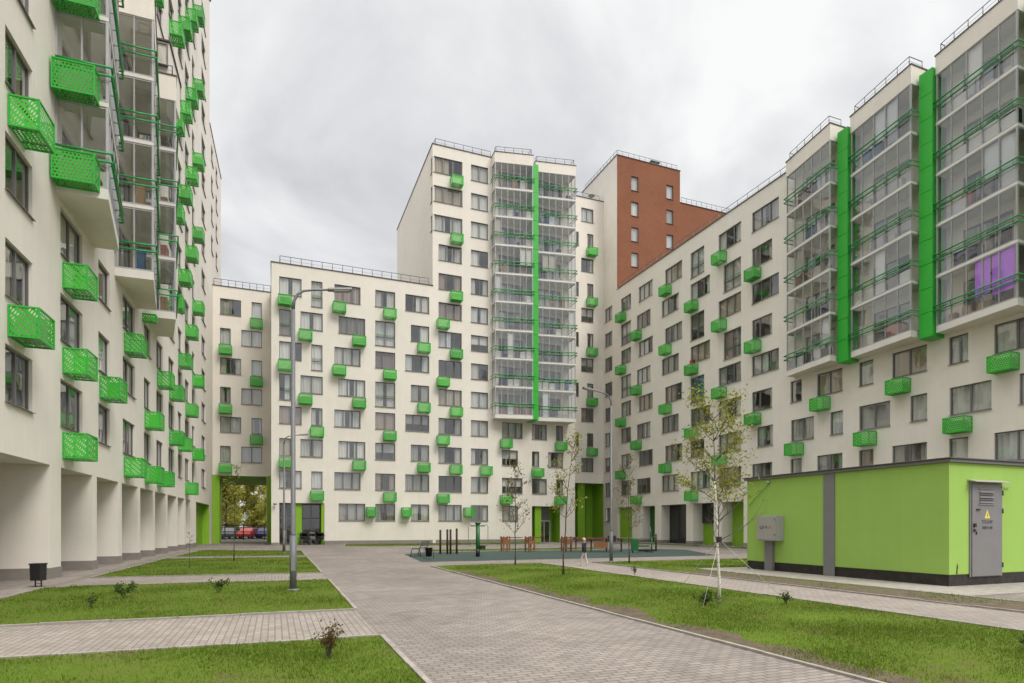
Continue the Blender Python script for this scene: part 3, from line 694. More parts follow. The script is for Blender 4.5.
# ================================================================== RIGHT BUILDING (9 storeys) with three glazed bays
def right_building():
    root = thing('apartment_building', 'cream nine storey apartment building on the right with big glazed bays and green strips', 'apartment building', (34.7, 57.1, 0), R(-90))
    fr = Fr(); Y = lambda y: 57.1-y; C = []
    for k in range(1, 9):
        o = k % 2; top = (8-k)
        # r2
        C.append((Y(56.29), 1.95, k, 'T' if (k % 2 == 1 and k >= 4) else '2', Y(56.35) if k % 2 == 0 else None))
        # r3
        a = 52.88 if k % 2 == 0 else 53.25
        C.append((Y(a), 2.45, k, '3', Y(53.4) if k % 2 == 1 else None))
        # r4
        if k % 2 == 0: C.append((Y(48.4), 2.6, k, '3', Y(48.45)))
        else: C.append((Y(48.9), 2.6, k, '3', None))
        # r5
        if k % 2 == 0: C.append((Y(44.59), 1.85, k, 'T' if k > 5 else '2', None) if k != 4 else (Y(44.59), 1.85, k, 'T', None, 'full', M_teal))
        else: C.append((Y(44.59), 2.6, k, '3', Y(44.6)))
        # r6
        if k % 2 == 0: C.append((Y(40.92), 2.64, k, '3', Y(41.0)))
        else: C.append((Y(40.31), 2.03, k, 'T', None) if k > 4 else (Y(40.92), 2.64, k, '3', None))
        # r7
        if k % 2 == 0: C.append((Y(37.09), 2.7, k, '3', None) if k > 3 else (Y(36.56), 1.6, k, '2', None))
        else: C.append((Y(37.09), 2.05, k, 'V', Y(37.2) if k > 1 else None))
    N_, W_ = lambda y, k, b=None: (Y(y), 1.0, k, '1', b), lambda y, k, b=None, w=2.0: (Y(y), w, k, '2', b)
    for k in (0, 1, 2, 3):
        if k % 2: C += [N_(33.3, k), W_(31.01, k, Y(31.0) if k == 3 else None), N_(27.8, k), W_(25.58, k, Y(25.5) if k == 3 else None, 2.1), N_(22.27, k), W_(20.02, k, Y(19.95) if k == 3 else None, 2.1), N_(16.6, k), W_(14.6, k)]
        else: C += [W_(33.26, k, Y(33.2) if k == 2 else None), N_(29.96, k), W_(27.8, k, Y(27.65) if k == 2 else None, 2.1), N_(24.47, k), W_(22.24, k, Y(22.15) if k == 2 else None, 2.1), W_(18.89, k), W_(15.6, k)]
    holes = populate(root, fr, [c for c in C if not (c[2] == 0)])
    bays = [(32.89, 28.74), (27.73, 23.43), (22.43, 18.2), (17.2, 13.2)]
    for a, c in bays:
        for k in range(4, 9):
            for dy in (.4,):
                z = SLAB(k)+.12; u = Y(a)+.9; holes.append((u, u+2.4, z, z+2.15)); add_window(root, fr, u, z, 2.4, 2.15, '3')
    pil = [(57.09, 56.95), (54.1, 52.3), (50.05, 49.0), (45.2, 44.2), (41.5, 40.5), (38.0, 37.0), (34, 33), (30, 29), (26, 25), (22, 21), (18, 17), (14, 13)]
    arc = [(Y(pil[i][1]), Y(pil[i+1][0]), 0, 3.65, 1.1, M_wall) for i in range(len(pil)-1)]
    b = MB(); grid_wall(b, fr, 0, 47, 0, 27.4, holes+arc, M_wall)
    fe = Fr(47, 0, 90); grid_wall(b, fe, 0, 14, 0, 27.4, [], M_wall)
    fb = Fr(47, 14, 180); grid_wall(b, fb, 0, 47, 0, 27.4, [], M_wall)
    b.build('wall', root)
    g = MB(); g.face([fr(.1, 1.11, 0), fr(46.9, 1.11, 0), fr(46.9, 1.11, 3.65), fr(.1, 1.11, 3.65)], M_lime2); g.build('green_portal', root)
    gl = MB()
    g2 = MB()
    g2.box(Y(56.9), Y(54.4), .25, 1.08, .005, 3.64, M_lime2, fn=fr)
    g2.build('green_column', root)
    gl.box(Y(52.28), Y(50.07), .98, 1.09, .02, 3.63, M_dkgreen, fn=fr)
    gl.build('entrance_door', root); gl = MB()
    gl.box(Y(48.98), Y(45.22), .96, 1.08, .02, 3.63, M_dglassback, fn=fr); gl.box(Y(46.4), Y(45.5), .90, .955, .02, 3.5, M_dkgreen, fn=fr)
    gl.build('entrance_door', root); gl = MB()
    gl.box(Y(44.18), Y(41.52), .96, 1.08, 1.9, 3.63, M_dglassback, fn=fr)
    gl.build('entrance_door', root)
    p = MB()
    for a, c in pil: p.box(Y(a)-.02, Y(c)+.02, -.04, 1.05, 0, .3, M_plinth, fn=fr)
    p.build('plinth', root)
    interior(root, fr, .1, 46.9, [SLAB(k) for k in range(1, 9)], 27.2, 3.0)
    roof(root, fr, [(0, 0), (47, 0), (47, 14), (0, 14)], 27.4)
    r = MB(); rail_line(r, [fr(.2, .3, 27.47), fr(Y(33.4), .3, 27.47)], .65, 1.1); r.build('roof_railing', root)
    ks = [4, 5, 6, 7, 8]
    for i, (a, c) in enumerate(bays): bay(root, fr, Y(a), Y(c), .72, 1.42, ks, 26.5, 27.55, 5 if i < 2 else 5, purple=(1 if i == 2 else None))
    for a, c in ((28.55, 27.8), (23.25, 22.5), (18.0, 17.3)): screen(root, fr, Y(a), Y(c), 1.0, SLAB(4)-.45, 26.95)
    s = MB(); s.box(Y(44.5), Y(44.1), -.16, .1, TOP0+FH*5-WH, TOP0+FH*5-WH+.3, mat('red_flowers', (.30, .02, .03), .7), fn=fr); s.build('flower_box', root)
right_building()

# ================================================================== BRICK TOWER behind
def brick_tower():
    root = thing('brick_tower', 'orange brick tower with narrow windows rising behind the right building', 'tower', (34.7, 57.1, 0))
    fr = Fr(); holes = []
    def bw(u, z):
        holes.append((u, u+.92, z-1.55, z)); add_window(root, fr, u, z-1.55, .92, 1.55, '1', 'full')
    for j in range(4): bw(1.81, 40.2-2.8*j); bw(6.43, 40.2-2.8*j)
    b = MB(); grid_wall(b, fr, .002, 8.28, 27.6, 42.1, [h for h in holes], M_brick, .25); b.build('brick_wall', root)
    w = MB(); fw = Fr(0, 8.0, -90); C = [(8-2.6, 1.6, k, '2', None) for k in range(0, 9)]
    h2 = populate(root, fw, C); grid_wall(w, fw, 0, 8.0, 0, 42.1, h2, M_wall)
    w.face([fr(0, 0.001, 0), fr(8.28, 0.001, 0), fr(8.28, .001, 27.6), fr(0, .001, 27.6)], M_wall)
    w.face([fr(8.28, 0, 38), fr(8.28, 8, 38), fr(8.28, 8, 42.1), fr(8.28, 0, 42.1)], M_brick)
    w.build('wall', root)
    l = MB(); l.box(8.285, 26, .004, 8, 27.0, 38.5, M_brick); l.build('brick_wing', root)
    roof(root, fr, [(0, 0), (8.28, 0), (8.28, 8), (0, 8)], 42.1); roof(root, fr, [(8.36, 0), (26, 0), (26, 8), (8.36, 8)], 38.5)
    r = MB(); rail_line(r, [(.15, 7.5, 42.17), (.15, .2, 42.17), (8.0, .2, 42.17)], .6, .7); rail_line(r, [(8.6, .2, 38.57), (25, .2, 38.57)], .7, .7); r.build('roof_railing', root)
    v = MB(); v.box(5.0, 6.0, .8, 1.8, 42.18, 42.9, M_frame); v.box(4.9, 6.1, .7, 1.9, 42.95, 43.05, M_flash); v.build('roof_vent', root)
    interior(root, fw, 3.0, 7.9, [SLAB(k) for k in range(0, 9)], 27.0, 2.6)
brick_tower()

# ================================================================== GROUND
def sheet(name, poly, z, m, kind='structure'):
    b = MB(); b.face([(x, y, z) for x, y in poly], m); o = b.build(name); return tag(o, kind=kind)
g = sheet('ground', [(-700, -300), (700, -300), (700, 900), (-700, 900)], -.03, M_soil)
sheet('pavement', [(-12, -12), (40, -12), (40, 100), (-30, 100), (-30, 60), (-12, 60)], 0, M_paver)
LAWNS = {'a': [(-5.7, -8), (1.45, -8), (1.45, 9.08), (-5.7, 9.28)],
         'b': [(-5.7, 12.3), (1.45, 12.2), (1.5, 19.2), (-4.9, 19.65), (-5.7, 19.2)],
         'c': [(-5.4, 22.7), (1.5, 22.1), (1.55, 33.4), (-5.1, 34.5)],
         'd': [(-5.0, 36.3), (1.55, 35.2), (1.6, 42.3), (-4.6, 45.6)],
         'e': [(5.85, -8), (10.75, -8), (10.85, 24.35), (10.2, 24.55), (5.95, 24.1)],
         'f': [(13.15, -8), (14.98, -8), (15.0, 18.8), (17.4, 18.8), (17.4, 18.0), (30, 18.0), (30, 23.9), (13.4, 24.1)],
         'g': [(5.2, 50.0), (9.0, 49.2), (23.6, 51.0), (23.6, 55.9), (5.9, 55.9)],
         'i': [(9.2, 37.4), (22.5, 37.4), (22.5, 40.6), (9.9, 40.6)],
         'h': [(31.4, 30), (33.2, 30), (33.2, 52), (31.4, 52)]}
for k, p in LAWNS.items(): sheet('lawn', p, .012 if k not in 'f' else .013, M_lawn)
def soil(name, xa, xb, ya, yb, jag, seed, z):
    r = random.Random(seed); n = int((yb-ya)/.35); L_ = [(xa+r.uniform(-.02, .3)*jag*.5, ya+(yb-ya)*i/n) for i in range(n+1)]; Q = [(xb+r.gauss(0, .16)*jag, ya+(yb-ya)*i/n) for i in range(n+1)]
    b = MB()
    for i in range(n): b.face([(*L_[i], z), (*Q[i], z), (*Q[i+1], z), (*L_[i+1], z)], M_soil)
    tag(b.build(name), kind='structure')
soil('bare_soil', 5.86, 6.45, 2, 21, 1, 1, .018); soil('bare_soil', 13.3, 14.75, 2, 18.0, .8, 2, .019)
# cross paths of paler pavers
sheet('cross_path', [(-5.7, 9.38), (1.45, 9.18), (1.45, 12.08), (-5.7, 12.18)], .004, M_paver2)
sheet('side_path', [(10.95, -8), (13.05, -8), (13.05, 24.5), (11.0, 24.6)], .004, M_paver2)
sheet('cross_path', [(-5.5, 19.8), (1.5, 19.3), (1.5, 22.0), (-5.5, 22.55)], .004, M_paver2)
sheet('house_path', [(-6.6, 5), (-5.8, 5), (-5.7, 60), (-6.2, 60)], .005, M_paver2)
sheet('playground_surface', [(6.25, 27.25), (23, 27.2), (26.5, 34.5), (25, 37), (8.4, 37), (7.0, 35.1)], .008, M_rubber)
sheet('parking_lot', [(-30, 78), (40, 78), (40, 94), (-30, 94)], .006, mat('asphalt', (.055, .053, .05), .9, var=.15))
b = MB()
for p in LAWNS.values():
    n = len(p); cx = sum(q[0] for q in p)/n; cy = sum(q[1] for q in p)/n
    for i in range(n):
        a = Vector(p[i]); c = Vector(p[(i+1) % n]); d = (c-a).normalized(); nn = Vector((d.y, -d.x))
        if nn.dot(Vector((cx, cy))-(a+c)/2) > 0: nn = -nn
        a2, c2 = a-d*.0, c+d*.0; w = .065
        L_ = (c-a).length; m_ = max(1, int(L_/1.0))
        for j in range(m_):
            s = a+d*(L_*j/m_+.006); e = a+d*(L_*(j+1)/m_-.006); t = .022+rnd.uniform(-.006, .006)
            q = [s, e, e+nn*w, s+nn*w]
            if (q[1]-q[0]).x*(q[3]-q[0]).y-(q[1]-q[0]).y*(q[3]-q[0]).x < 0: q = q[::-1]
            b.prism([(v.x, v.y) for v in q], -.01, t+.012, M_concrete)
tag(b.build('kerb'), kind='structure')

# grass blades: short tufts over every lawn, denser near the camera
def inside(p, x, y):
    r = np.zeros(len(x), bool); n = len(p)
    for i in range(n):
        x0, y0 = p[i]; x1, y1 = p[(i+1) % n]
        if y0 == y1: continue
        c = ((y0 > y) != (y1 > y)) & (x < (x1-x0)*(y-y0)/(y1-y0)+x0); r ^= c
    return r
def grass():
    rs = np.random.RandomState(3); PX = []; PY = []; SZ = []
    for p in LAWNS.values():
        xs = [q[0] for q in p]; ys = [max(q[1], 3) for q in p]; x0, x1, y0, y1 = min(xs), max(xs), min(ys), max(ys)
        if y1 <= y0: continue
        for ya in np.arange(y0, y1, 1.5):
            yb = min(y1, ya+1.5); dist = max(4.5, math.hypot(max(abs((x0+x1)/2)-2, 0)*.6, (ya+yb)/2)); dens = min(2600, 80000/dist**1.75)
            n = int(dens*(x1-x0)*(yb-ya)); x = rs.uniform(x0, x1, n); y = rs.uniform(ya, yb, n)
            k = inside(p, x, y)
            f = .5+.25*np.sin(x*1.7+2*np.sin(y*.9))+.25*np.sin(y*2.3+1.5*np.sin(x*1.1+1))   # bare, thin and thick places
            edge = np.where(x > 5, np.clip((x-5.9)/.9, 0, 1), 1)*1.0
            k &= rs.uniform(0, 1, n) < (.22+.85*f)*(.25+.75*edge)
            if p is LAWNS['f']: k &= (rs.uniform(0, 1, n) < np.where(y < 18, .28, 1))
            PX.append(x[k]); PY.append(y[k]); SZ.append(np.full(k.sum(), 1+max(0, dist-8)*.045)*(0.7+.6*f[k]))
    x = np.concatenate(PX); y = np.concatenate(PY); s = np.concatenate(SZ); n = len(x)
    cl = np.sin(x*3.1+2*np.sin(y*2.2))*np.sin(y*3.7+1.7*np.sin(x*2.6)); s = s*np.where(cl > .74, 1.45, 1)*np.where(cl < -.7, .7, 1)
    a = rs.uniform(0, 2*np.pi, n); h = rs.uniform(.018, .046, n)*s**.5; w = rs.uniform(.003, .0062, n)*s*1.25; lean = rs.uniform(.1, .9, n)*h; la = rs.uniform(0, 2*np.pi, n)
    v = np.empty((n, 3, 3), np.float32)
    v[:, 0] = np.stack([x-np.cos(a)*w, y-np.sin(a)*w, np.full(n, .008)], 1); v[:, 1] = np.stack([x+np.cos(a)*w, y+np.sin(a)*w, np.full(n, .008)], 1)
    v[:, 2] = np.stack([x+np.cos(la)*lean, y+np.sin(la)*lean, .012+h], 1)
    me = bpy.data.meshes.new('grass'); me.vertices.add(n*3); me.loops.add(n*3); me.polygons.add(n)
    me.vertices.foreach_set('co', v.ravel()); me.loops.foreach_set('vertex_index', np.arange(n*3, dtype=np.int32)); me.polygons.foreach_set('loop_start', np.arange(0, n*3, 3, dtype=np.int32))
    me.materials.append(M_blade); me.update(); me.validate()
    tag(link('grass', me), 'short green grass covering the lawns between the paths', 'grass', kind='stuff'); print('blades', n)
grass()

# ================================================================== UTILITY BOX
def text_mesh(txt, size, m, ext=.002):
    c = bpy.data.curves.new('t', 'FONT'); c.body = txt; c.size = size; c.extrude = ext; c.align_x = 'CENTER'; c.align_y = 'CENTER'
    o = bpy.data.objects.new('t', c); COL.objects.link(o); dg = bpy.context.evaluated_depsgraph_get(); dg.update()
    me = bpy.data.meshes.new_from_object(o.evaluated_get(dg)); bpy.data.objects.remove(o); bpy.data.curves.remove(c); me.materials.clear(); me.materials.append(m); return me
def lettering(txt, size, m, parent, loc, rot, name='lettering'):
    o = link(name, text_mesh(txt, size, m), parent); o.location = loc; o.rotation_euler = rot; return o
def utility_box():
    x0, x1, y0, y1 = 0, 6.4, 0, 7.42
    root = thing('electrical_substation', 'lime green electrical substation hut with flat grey roof on the right lawn', 'substation', (16.76, 10.75, 0))
    b = MB(); b.box(x0, x1, y0, y1, .34, 3.36, M_lime); bevel(b.build('wall', root), .012)
    p = MB(); pm = mat('black_bitumen', (.022, .018, .015), .55, var=.5, vscale=5, bump=.4, bscale=15); p.box(x0+.015, x1-.015, y0+.015, y1-.015, .0, .338, pm); p.build('plinth', root)
    r = MB(); r.prism([(x0-.08, y0-.08), (x1+.08, y0-.08), (x1+.08, y1+.08), (x0-.08, y1+.08)], 3.362, 3.44, M_bgrey); r.prism([(x0-.13, y0-.13), (x1+.13, y0-.13), (x1+.13, y1+.13), (x0-.13, y1+.13)], 3.442, 3.48, M_flash); bevel(r.build('roof', root), .01)
    s = MB(); s.box(-.035, -.002, 3.53, 3.95, .02, 3.36, M_bgrey); s.build('grey_strip', root)
    d = MB(); d.box(.80, 2.18, -.03, -.002, .26, 2.82, M_bgrey); d.box(.86, 2.12, -.055, -.031, .28, 2.78, M_bgrey)
    d.hexa([(.74, -.22, 2.84), (2.24, -.22, 2.84), (2.24, -.002, 2.88), (.74, -.002, 2.88), (.74, -.22, 2.86), (2.24, -.22, 2.86), (2.24, -.002, 2.92), (.74, -.002, 2.92)], M_cab)
    for i in range(5): d.hexa([(1.16, -.085, 2.28+i*.07), (1.74, -.085, 2.28+i*.07), (1.74, -.056, 2.32+i*.07), (1.16, -.056, 2.32+i*.07), (1.16, -.085, 2.29+i*.07), (1.74, -.085, 2.29+i*.07), (1.74, -.056, 2.335+i*.07), (1.16, -.056, 2.335+i*.07)], M_flash if i % 2 else M_bgrey)
    d.box(1.12, 1.78, -.075, -.0565, 2.22, 2.255, M_bgrey); d.box(1.12, 1.78, -.075, -.0565, 2.65, 2.68, M_bgrey)
    do = bevel(d.build('door', root), .006)
    h = MB(); h.box(1.02, 1.16, -.085, -.057, 2.08, 2.12, M_black); h.box(.90, .97, -.10, -.057, 1.62, 1.72, M_black); h.box(.90, .96, -.09, -.057, 1.5, 1.56, M_black); h.box(1.0, 1.03, -.075, -.057, 1.42, 1.5, M_black)
    for z in (.5, 2.0, 2.5): h.tube([(2.14, -.07, z), (2.14, -.07, z+.14)], .018, M_black)
    h.build('handle', do)
    t = MB(); ym = mat('warning_yellow', (.75, .62, .12), .5); t.prism([(1.36, 0), (1.60, 0), (1.48, .24)], 0, .006, ym, fn=lambda x, y, z: (x, -.0565-z, 1.86+y)); 
    t.prism([(1.488, .04), (1.508, .10), (1.492, .10), (1.500, .165), (1.464, .085), (1.482, .085), (1.476, .04)], .0065, .008, M_black, fn=lambda x, y, z: (x, -.0565-z, 1.86+y)); t.build('warning_sign', do)
    lettering('ТП-5197', .125, M_black, do, (1.48, -.058, 1.755), (R(90), 0, 0)); lettering('10/0,4 кВ', .115, M_black, do, (1.48, -.058, 1.60), (R(90), 0, 0))
    q = MB(); rs = random.Random(4); pts = [(.27, .36), (.34, .36), (.33, .42), (.36, .55), (.31, .66), (.29, .5)]
    q.prism(pts, 0, .002, mat('rust_stain', (.06, .05, .03), .9), fn=lambda x, y, z: (x, -.0015-z, y)); q.build('stain', root)
    c = MB(); c.tube([(-.03, 7.3, 2.4), (-.03, 6.9, 2.75), (-.025, 6.3, 3.2)], .012, M_lime2); c.lathe([(0, .05), (.06, .03), (.07, -.03), (0, -.05)], (-.06, 6.3, 3.24), M_cab, 10); c.build('eave_lamp', root)
    w = MB(); w.box(2.05, 2.5, -.055, -.03, 2.73, 2.745, M_cab); w.build('cable', root)
    # grey wall cabinet on its duct
    k = MB(); k.box(-.32, -.003, 5.62, 6.58, 1.12, 2.02, M_cab); k.box(-.335, -.321, 5.66, 6.54, 1.16, 1.98, M_cab); ko = bevel(k.build('meter_cabinet', root), .01)
    k2 = MB(); k2.box(-.14, -.004, 6.05, 6.40, .01, 1.118, M_bgrey); k2.build('duct', ko)
    k3 = MB()
    for z in (1.3, 1.85): k3.box(-.35, -.336, 5.69, 5.74, z, z+.08, M_bgrey)
    k3.build('hinge', ko)
    lettering('ЩУ-0', .15, M_black, ko, (-.337, 6.25, 1.60), (R(90), 0, R(-90))); lettering(',4', .15, mat('red_letter', (.5, .06, .04), .5), ko, (-.337, 5.96, 1.60), (R(90), 0, R(-90)))
utility_box()
b = MB(); b.prism([(15.0, 9.15), (24.5, 9.15), (24.5, 19.0), (15.0, 18.75)], -.01, .035, M_concrete); tag(b.build('concrete_apron'), kind='structure')

# ================================================================== STREET LAMPS
def lamp(name_label, loc, ang, h=7.7):
    t = thing('street_lamp', name_label, 'street lamp', loc, ang, 'street lamps of the courtyard')
    p = MB(); p.tube([(0, 0, 0), (0, 0, 1.4)], .085, M_steel, 12); p.tube([(0, 0, 1.4), (0, 0, 1.45), (0, 0, h-.55)], [.085, .062, .05], M_steel, 12); p.build('pole', t)
    a = MB(); a.tube([(0, 0, h-.55), (.02, 0, h-.33), (.10, 0, h-.15), (.25, 0, h-.04), (.50, 0, h+.02), (.95, 0, h+.09)], [.045, .04, .034, .03, .028, .028], M_steel, 8); a.build('arm', t)
    l = MB(); l.hexa([(.85, -.09, h+.05), (1.45, -.12, h+.13), (1.45, .12, h+.13), (.85, .09, h+.05), (.85, -.05, h+.12), (1.45, -.07, h+.20), (1.45, .07, h+.20), (.85, .05, h+.12)], M_bgrey); l.m = [l.mi(M_frame)]*len(l.f); lo = bevel(l.build('lamp_head', t), .02)
    g = MB(); g.hexa([(1.0, -.08, h+.045), (1.40, -.09, h+.10), (1.40, .09, h+.10), (1.0, .08, h+.045), (1.0, -.08, h+.06), (1.40, -.09, h+.12), (1.40, .09, h+.12), (1.0, .08, h+.06)], M_cab); g.build('lamp_glass', lo)
    f = MB(); f.lathe([(.17, 0), (.17, .03), (.10, .035), (.09, .05)], (0, 0, 0), M_steel, 12); f.build('base_plate', t)
    d = MB(); d.box(-.05, .05, -.092, -.08, .5, .85, M_bgrey); d.build('service_door', t)
lamp('tall grey street lamp on the near left lawn, arm curving right', (.43, 16.35, .01), 0)
lamp('slim grey street lamp by the far lawn, mostly hidden behind the nearer lamp post', (.52, 40.0, .01), 0, 7.25)
lamp('grey street lamp by the side path, arm pointing left toward the playground', (14.34, 24.1, .01), R(180))

# ================================================================== BIN near the arcade
def bin_near():
    t = thing('litter_bin', 'black square litter bin on two legs beside the left arcade', 'litter bin', (-5.98, 19.95, .005), R(-20))
    b = MB(); b.hexa([(-.135, -.12, .17), (.135, -.12, .17), (.135, .12, .17), (-.135, .12, .17), (-.145, -.13, .62), (.145, -.13, .62), (.145, .13, .62), (-.145, .13, .62)], M_black)
    bevel(b.build('bin_body', t), .012)
    r = MB(); r.box(-.155, .155, -.14, .14, .60, .635, M_black); r.build('rim', t)
    for x in (-.09, .07):
        l = MB(); l.box(x, x+.025, -.012, .012, 0, .17, M_black); l.build('leg', t)
    f = MB(); f.box(-.13, .13, -.1, .1, .0, .008, M_black); f.box(-.09, .09, -.01, .01, .08, .095, M_black); f.build('foot_plate', t)
bin_near()

# ================================================================== TREES
def limb(b, p, d, ln, r, m, rs, depth, tips, spread=.6, up=.25):
    pts = [Vector(p)]; n = 5; dd = Vector(d).normalized()
    for i in range(n):
        dd = (dd+Vector((rs.uniform(-.12, .12), rs.uniform(-.12, .12), rs.uniform(-.03, .08)))).normalized(); pts.append(pts[-1]+dd*ln/n)
    b.tube(pts, [r*(1-.75*i/n) for i in range(n+1)], m, 5 if r < .02 else 8, False)
    for q in pts[2:]: tips.append(q)
    if depth > 0:
        for i in range(2, n+1):
            for _ in range(2 if i > 2 else 1):
                a = rs.uniform(0, 6.28); nd = (dd+Vector((math.cos(a), math.sin(a), up))*spread).normalized()
                limb(b, pts[i], nd, ln*rs.uniform(.35, .6), r*(1-.75*i/n)*.6+.002, m, rs, depth-1, tips, spread, up)
def leaves(b, tips, n, size, spr, m, rs, zmin=0):
    for _ in range(n):
        c = rs.choice(tips)+Vector((rs.gauss(0, spr), rs.gauss(0, spr), rs.gauss(0, spr*.8)))
        if c.z < zmin: continue
        s = size*rs.uniform(.6, 1.3); a = Vector((rs.gauss(0, 1), rs.gauss(0, 1), rs.gauss(0, 1))).normalized(); q = a.orthogonal().normalized(); w = a.cross(q)*.55
        b.face([c-q*s, c+w*s, c+q*s, c-w*s], m)
def sapling(label, loc, h, lean, trunkm, leafm, nleaf, seed, r=.035, size=.045, straps=False, lowcrown=.35, spread=.7, blen=.32, group=None):
    rs = random.Random(seed); t = thing('sapling' if not straps else 'birch_tree', label, 'tree', loc, 0, group)
    b = MB(); pts = []; n = 9
    for i in range(n+1):
        f = i/n; pts.append(Vector((lean[0]*f*f*h+rs.uniform(-.02, .02)*(f > 0)*h*.25, lean[1]*f*h+rs.uniform(-.02, .02)*h*.2, f*h)))
    rr = [r*(1.35 if i == 0 else 1)*(1-.8*i/n) for i in range(n+1)]; q_ = 6 if straps else n
    b.tube(pts[:q_+1], rr[:q_+1], trunkm, 8)
    if straps: b.tube(pts[q_:], rr[q_:], mat('upper_birch_bark', (.24, .20, .165), .85, var=.3, vscale=20), 8)
    tips = []
    for i in range(int(n*lowcrown), n+1):
        for _ in range(3):
            a = rs.uniform(0, 6.28); d = Vector((math.cos(a), math.sin(a), rs.uniform(.5, 1.3)))
            limb(b, pts[i], d, h*blen*rs.uniform(.5, 1)*(1.15-.7*i/n), r*.35, M_bark, rs, 1, tips, spread)
    b.build('trunk', t)
    c = MB(); leaves(c, [p for p in tips], nleaf, size, .10, leafm, rs, h*(.56 if straps else .32)); c.build('crown', t)
    if straps:
        s = MB(); sm = mat('pale_strap', (.5, .49, .42), .7)
        for a, ln in ((100, 1.3), (215, 1.2), (330, 1.4)): s.tube([(0, 0, 1.35), (ln*math.cos(R(a)), ln*math.sin(R(a)), .03)], .0045, sm, 4)
        s.lathe([(.055, -.06), (.062, 0), (.055, .06)], (0, 0, 1.35), M_black, 10); s.build('strap', t)
    return t
sapling('young white birch tied with straps on the right lawn, sparse yellow green leaves', (8.86, 10.43, .01), 3.9, (-.03, .02), M_birch, M_leafA, 3600, 11, .034, .032, True, .42, .8, .33)
sapling('thin sapling with reddish leaves on the right lawn in front of the playground', (9.45, 23.7, .01), 4.0, (.0, .0), M_bark, M_leafB, 420, 5, .03, .05, blen=.26)
sapling('thin leaning sapling with bronze green leaves on the right lawn left of the child', (9.05, 18.3, .01), 4.3, (.09, .0), M_bark, M_leafA, 520, 8, .03, .045, lowcrown=.45, blen=.25)
sapling('thin dark sapling with sparse bronze leaves beside the right street lamp', (14.6, 23.0, .01), 4.3, (-.02, 0), M_bark, M_leafB, 330, 21, .03, .05, blen=.27)
sapling('thin sapling with sparse yellow leaves on the far left lawn before the passage', (-1.8, 31.2, .01), 4.2, (.02, 0), M_bark, M_leafA, 170, 33, .022, .05, lowcrown=.6, blen=.2)
sapling('bare thin sapling standing in the second left lawn behind the litter bin', (-3.1, 26.5, .01), 1.3, (.0, 0), M_bark, M_leafB, 10, 35, .012, .03, lowcrown=.7, blen=.2)
def shrub(label, loc, h, w, n, m, seed, size=.03, stems=14):
    rs = random.Random(seed); t = thing('shrub', label, 'shrub', loc); b = MB(); tips = []
    for i in range(stems):
        a = rs.uniform(0, 6.28); q = rs.uniform(.1, 1)*w; pts = [Vector((0, 0, 0)), Vector((q*.4*math.cos(a), q*.4*math.sin(a), h*.5)), Vector((q*math.cos(a), q*math.sin(a), h*rs.uniform(.6, 1)))]
        b.tube(pts, [.006, .005, .002], M_bark, 4, False); tips += [pts[1], (pts[1]+pts[2])/2, pts[2]]
    b.build('stem', t); c = MB(); leaves(c, tips, n, size, .04, m, rs); c.build('foliage', t)
shrub('small brown twiggy shrub on the nearest left lawn beside the cross path', (.62, 7.75, .01), .42, .18, 420, M_leafE, 1, .022)
shrub('dark green weed clump on the second left lawn, nearest the arcade', (-3.2, 15.9, .01), .36, .25, 260, M_leafD, 2, .03, 9)
shrub('tall thin weed on the second left lawn in front of the dark weed clump', (-3.4, 14.2, .01), .30, .12, 90, M_leafD, 3, .025, 5)
shrub('low green weed clump in the middle of the second left lawn', (-1.3, 16.4, .01), .34, .3, 200, M_leafD, 4, .03, 9)
shrub('leafy green weed clump at the foot of the white birch', (8.3, 10.2, .01), .26, .35, 300, M_leafD, 6, .03, 10)
shrub('straggly dark weed on the right lawn nearest the side path', (9.9, 9.6, .01), .24, .16, 130, M_leafD, 7, .028, 7)
shrub('broad weed clump on the near right lawn by the photo edge', (9.35, 4.9, .01), .2, .32, 330, M_leafD, 9, .03, 12)
shrub('small dark tuft on the right lawn under the leaning sapling', (11.0, 17.0, .01), .3, .12, 90, M_leafD, 10, .03, 6)

# far trees beyond the passage
def far_tree(label, loc, h, seed, leafm, dense=1500):
    rs = random.Random(seed); t = thing('autumn_tree', label, 'tree', loc, 0, 'trees beyond the passage'); b = MB(); tips = []
    b.tube([(0, 0, 0), (.05, 0, h*.3), (0, .05, h*.7), (0, 0, h*.95)], [.2, .15, .08, .02], M_bark, 7)
    for i in range(22):
        z = h*rs.uniform(.06, .95); a = rs.uniform(0, 6.28); limb(b, (0, 0, z), (math.cos(a), math.sin(a), .5), h*.24*rs.uniform(.6, 1.1)*(1.2-z/h*.6), .04, M_bark, rs, 1, tips)
    b.build('trunk', t); c = MB(); leaves(c, tips, dense, .20, .42, leafm, rs, .6); c.build('crown', t)
for i, (x, y, h, lb) in enumerate([(-10, 100, 10, 'yellow tree beyond the passage, leftmost behind the dark car'), (-6.6, 97, 8.5, 'bushy olive yellow tree beyond the passage behind the red car'), (-3.0, 101, 9.5, 'yellow tree beyond the passage straight behind the red car, tallest in the middle'), (-0.3, 98, 8, 'low yellow tree beyond the passage behind the blue car'), (2.5, 103, 11, 'tall yellow tree beyond the passage at its right jamb'), (-8.2, 108, 12, 'tall thin yellow tree far behind the leftmost tree of the passage'), (-1.6, 110, 11, 'tall thin yellow tree farthest back in the passage')]):
    far_tree(lb, (x, y, 0), h, 50+i, M_leafC, 5200)

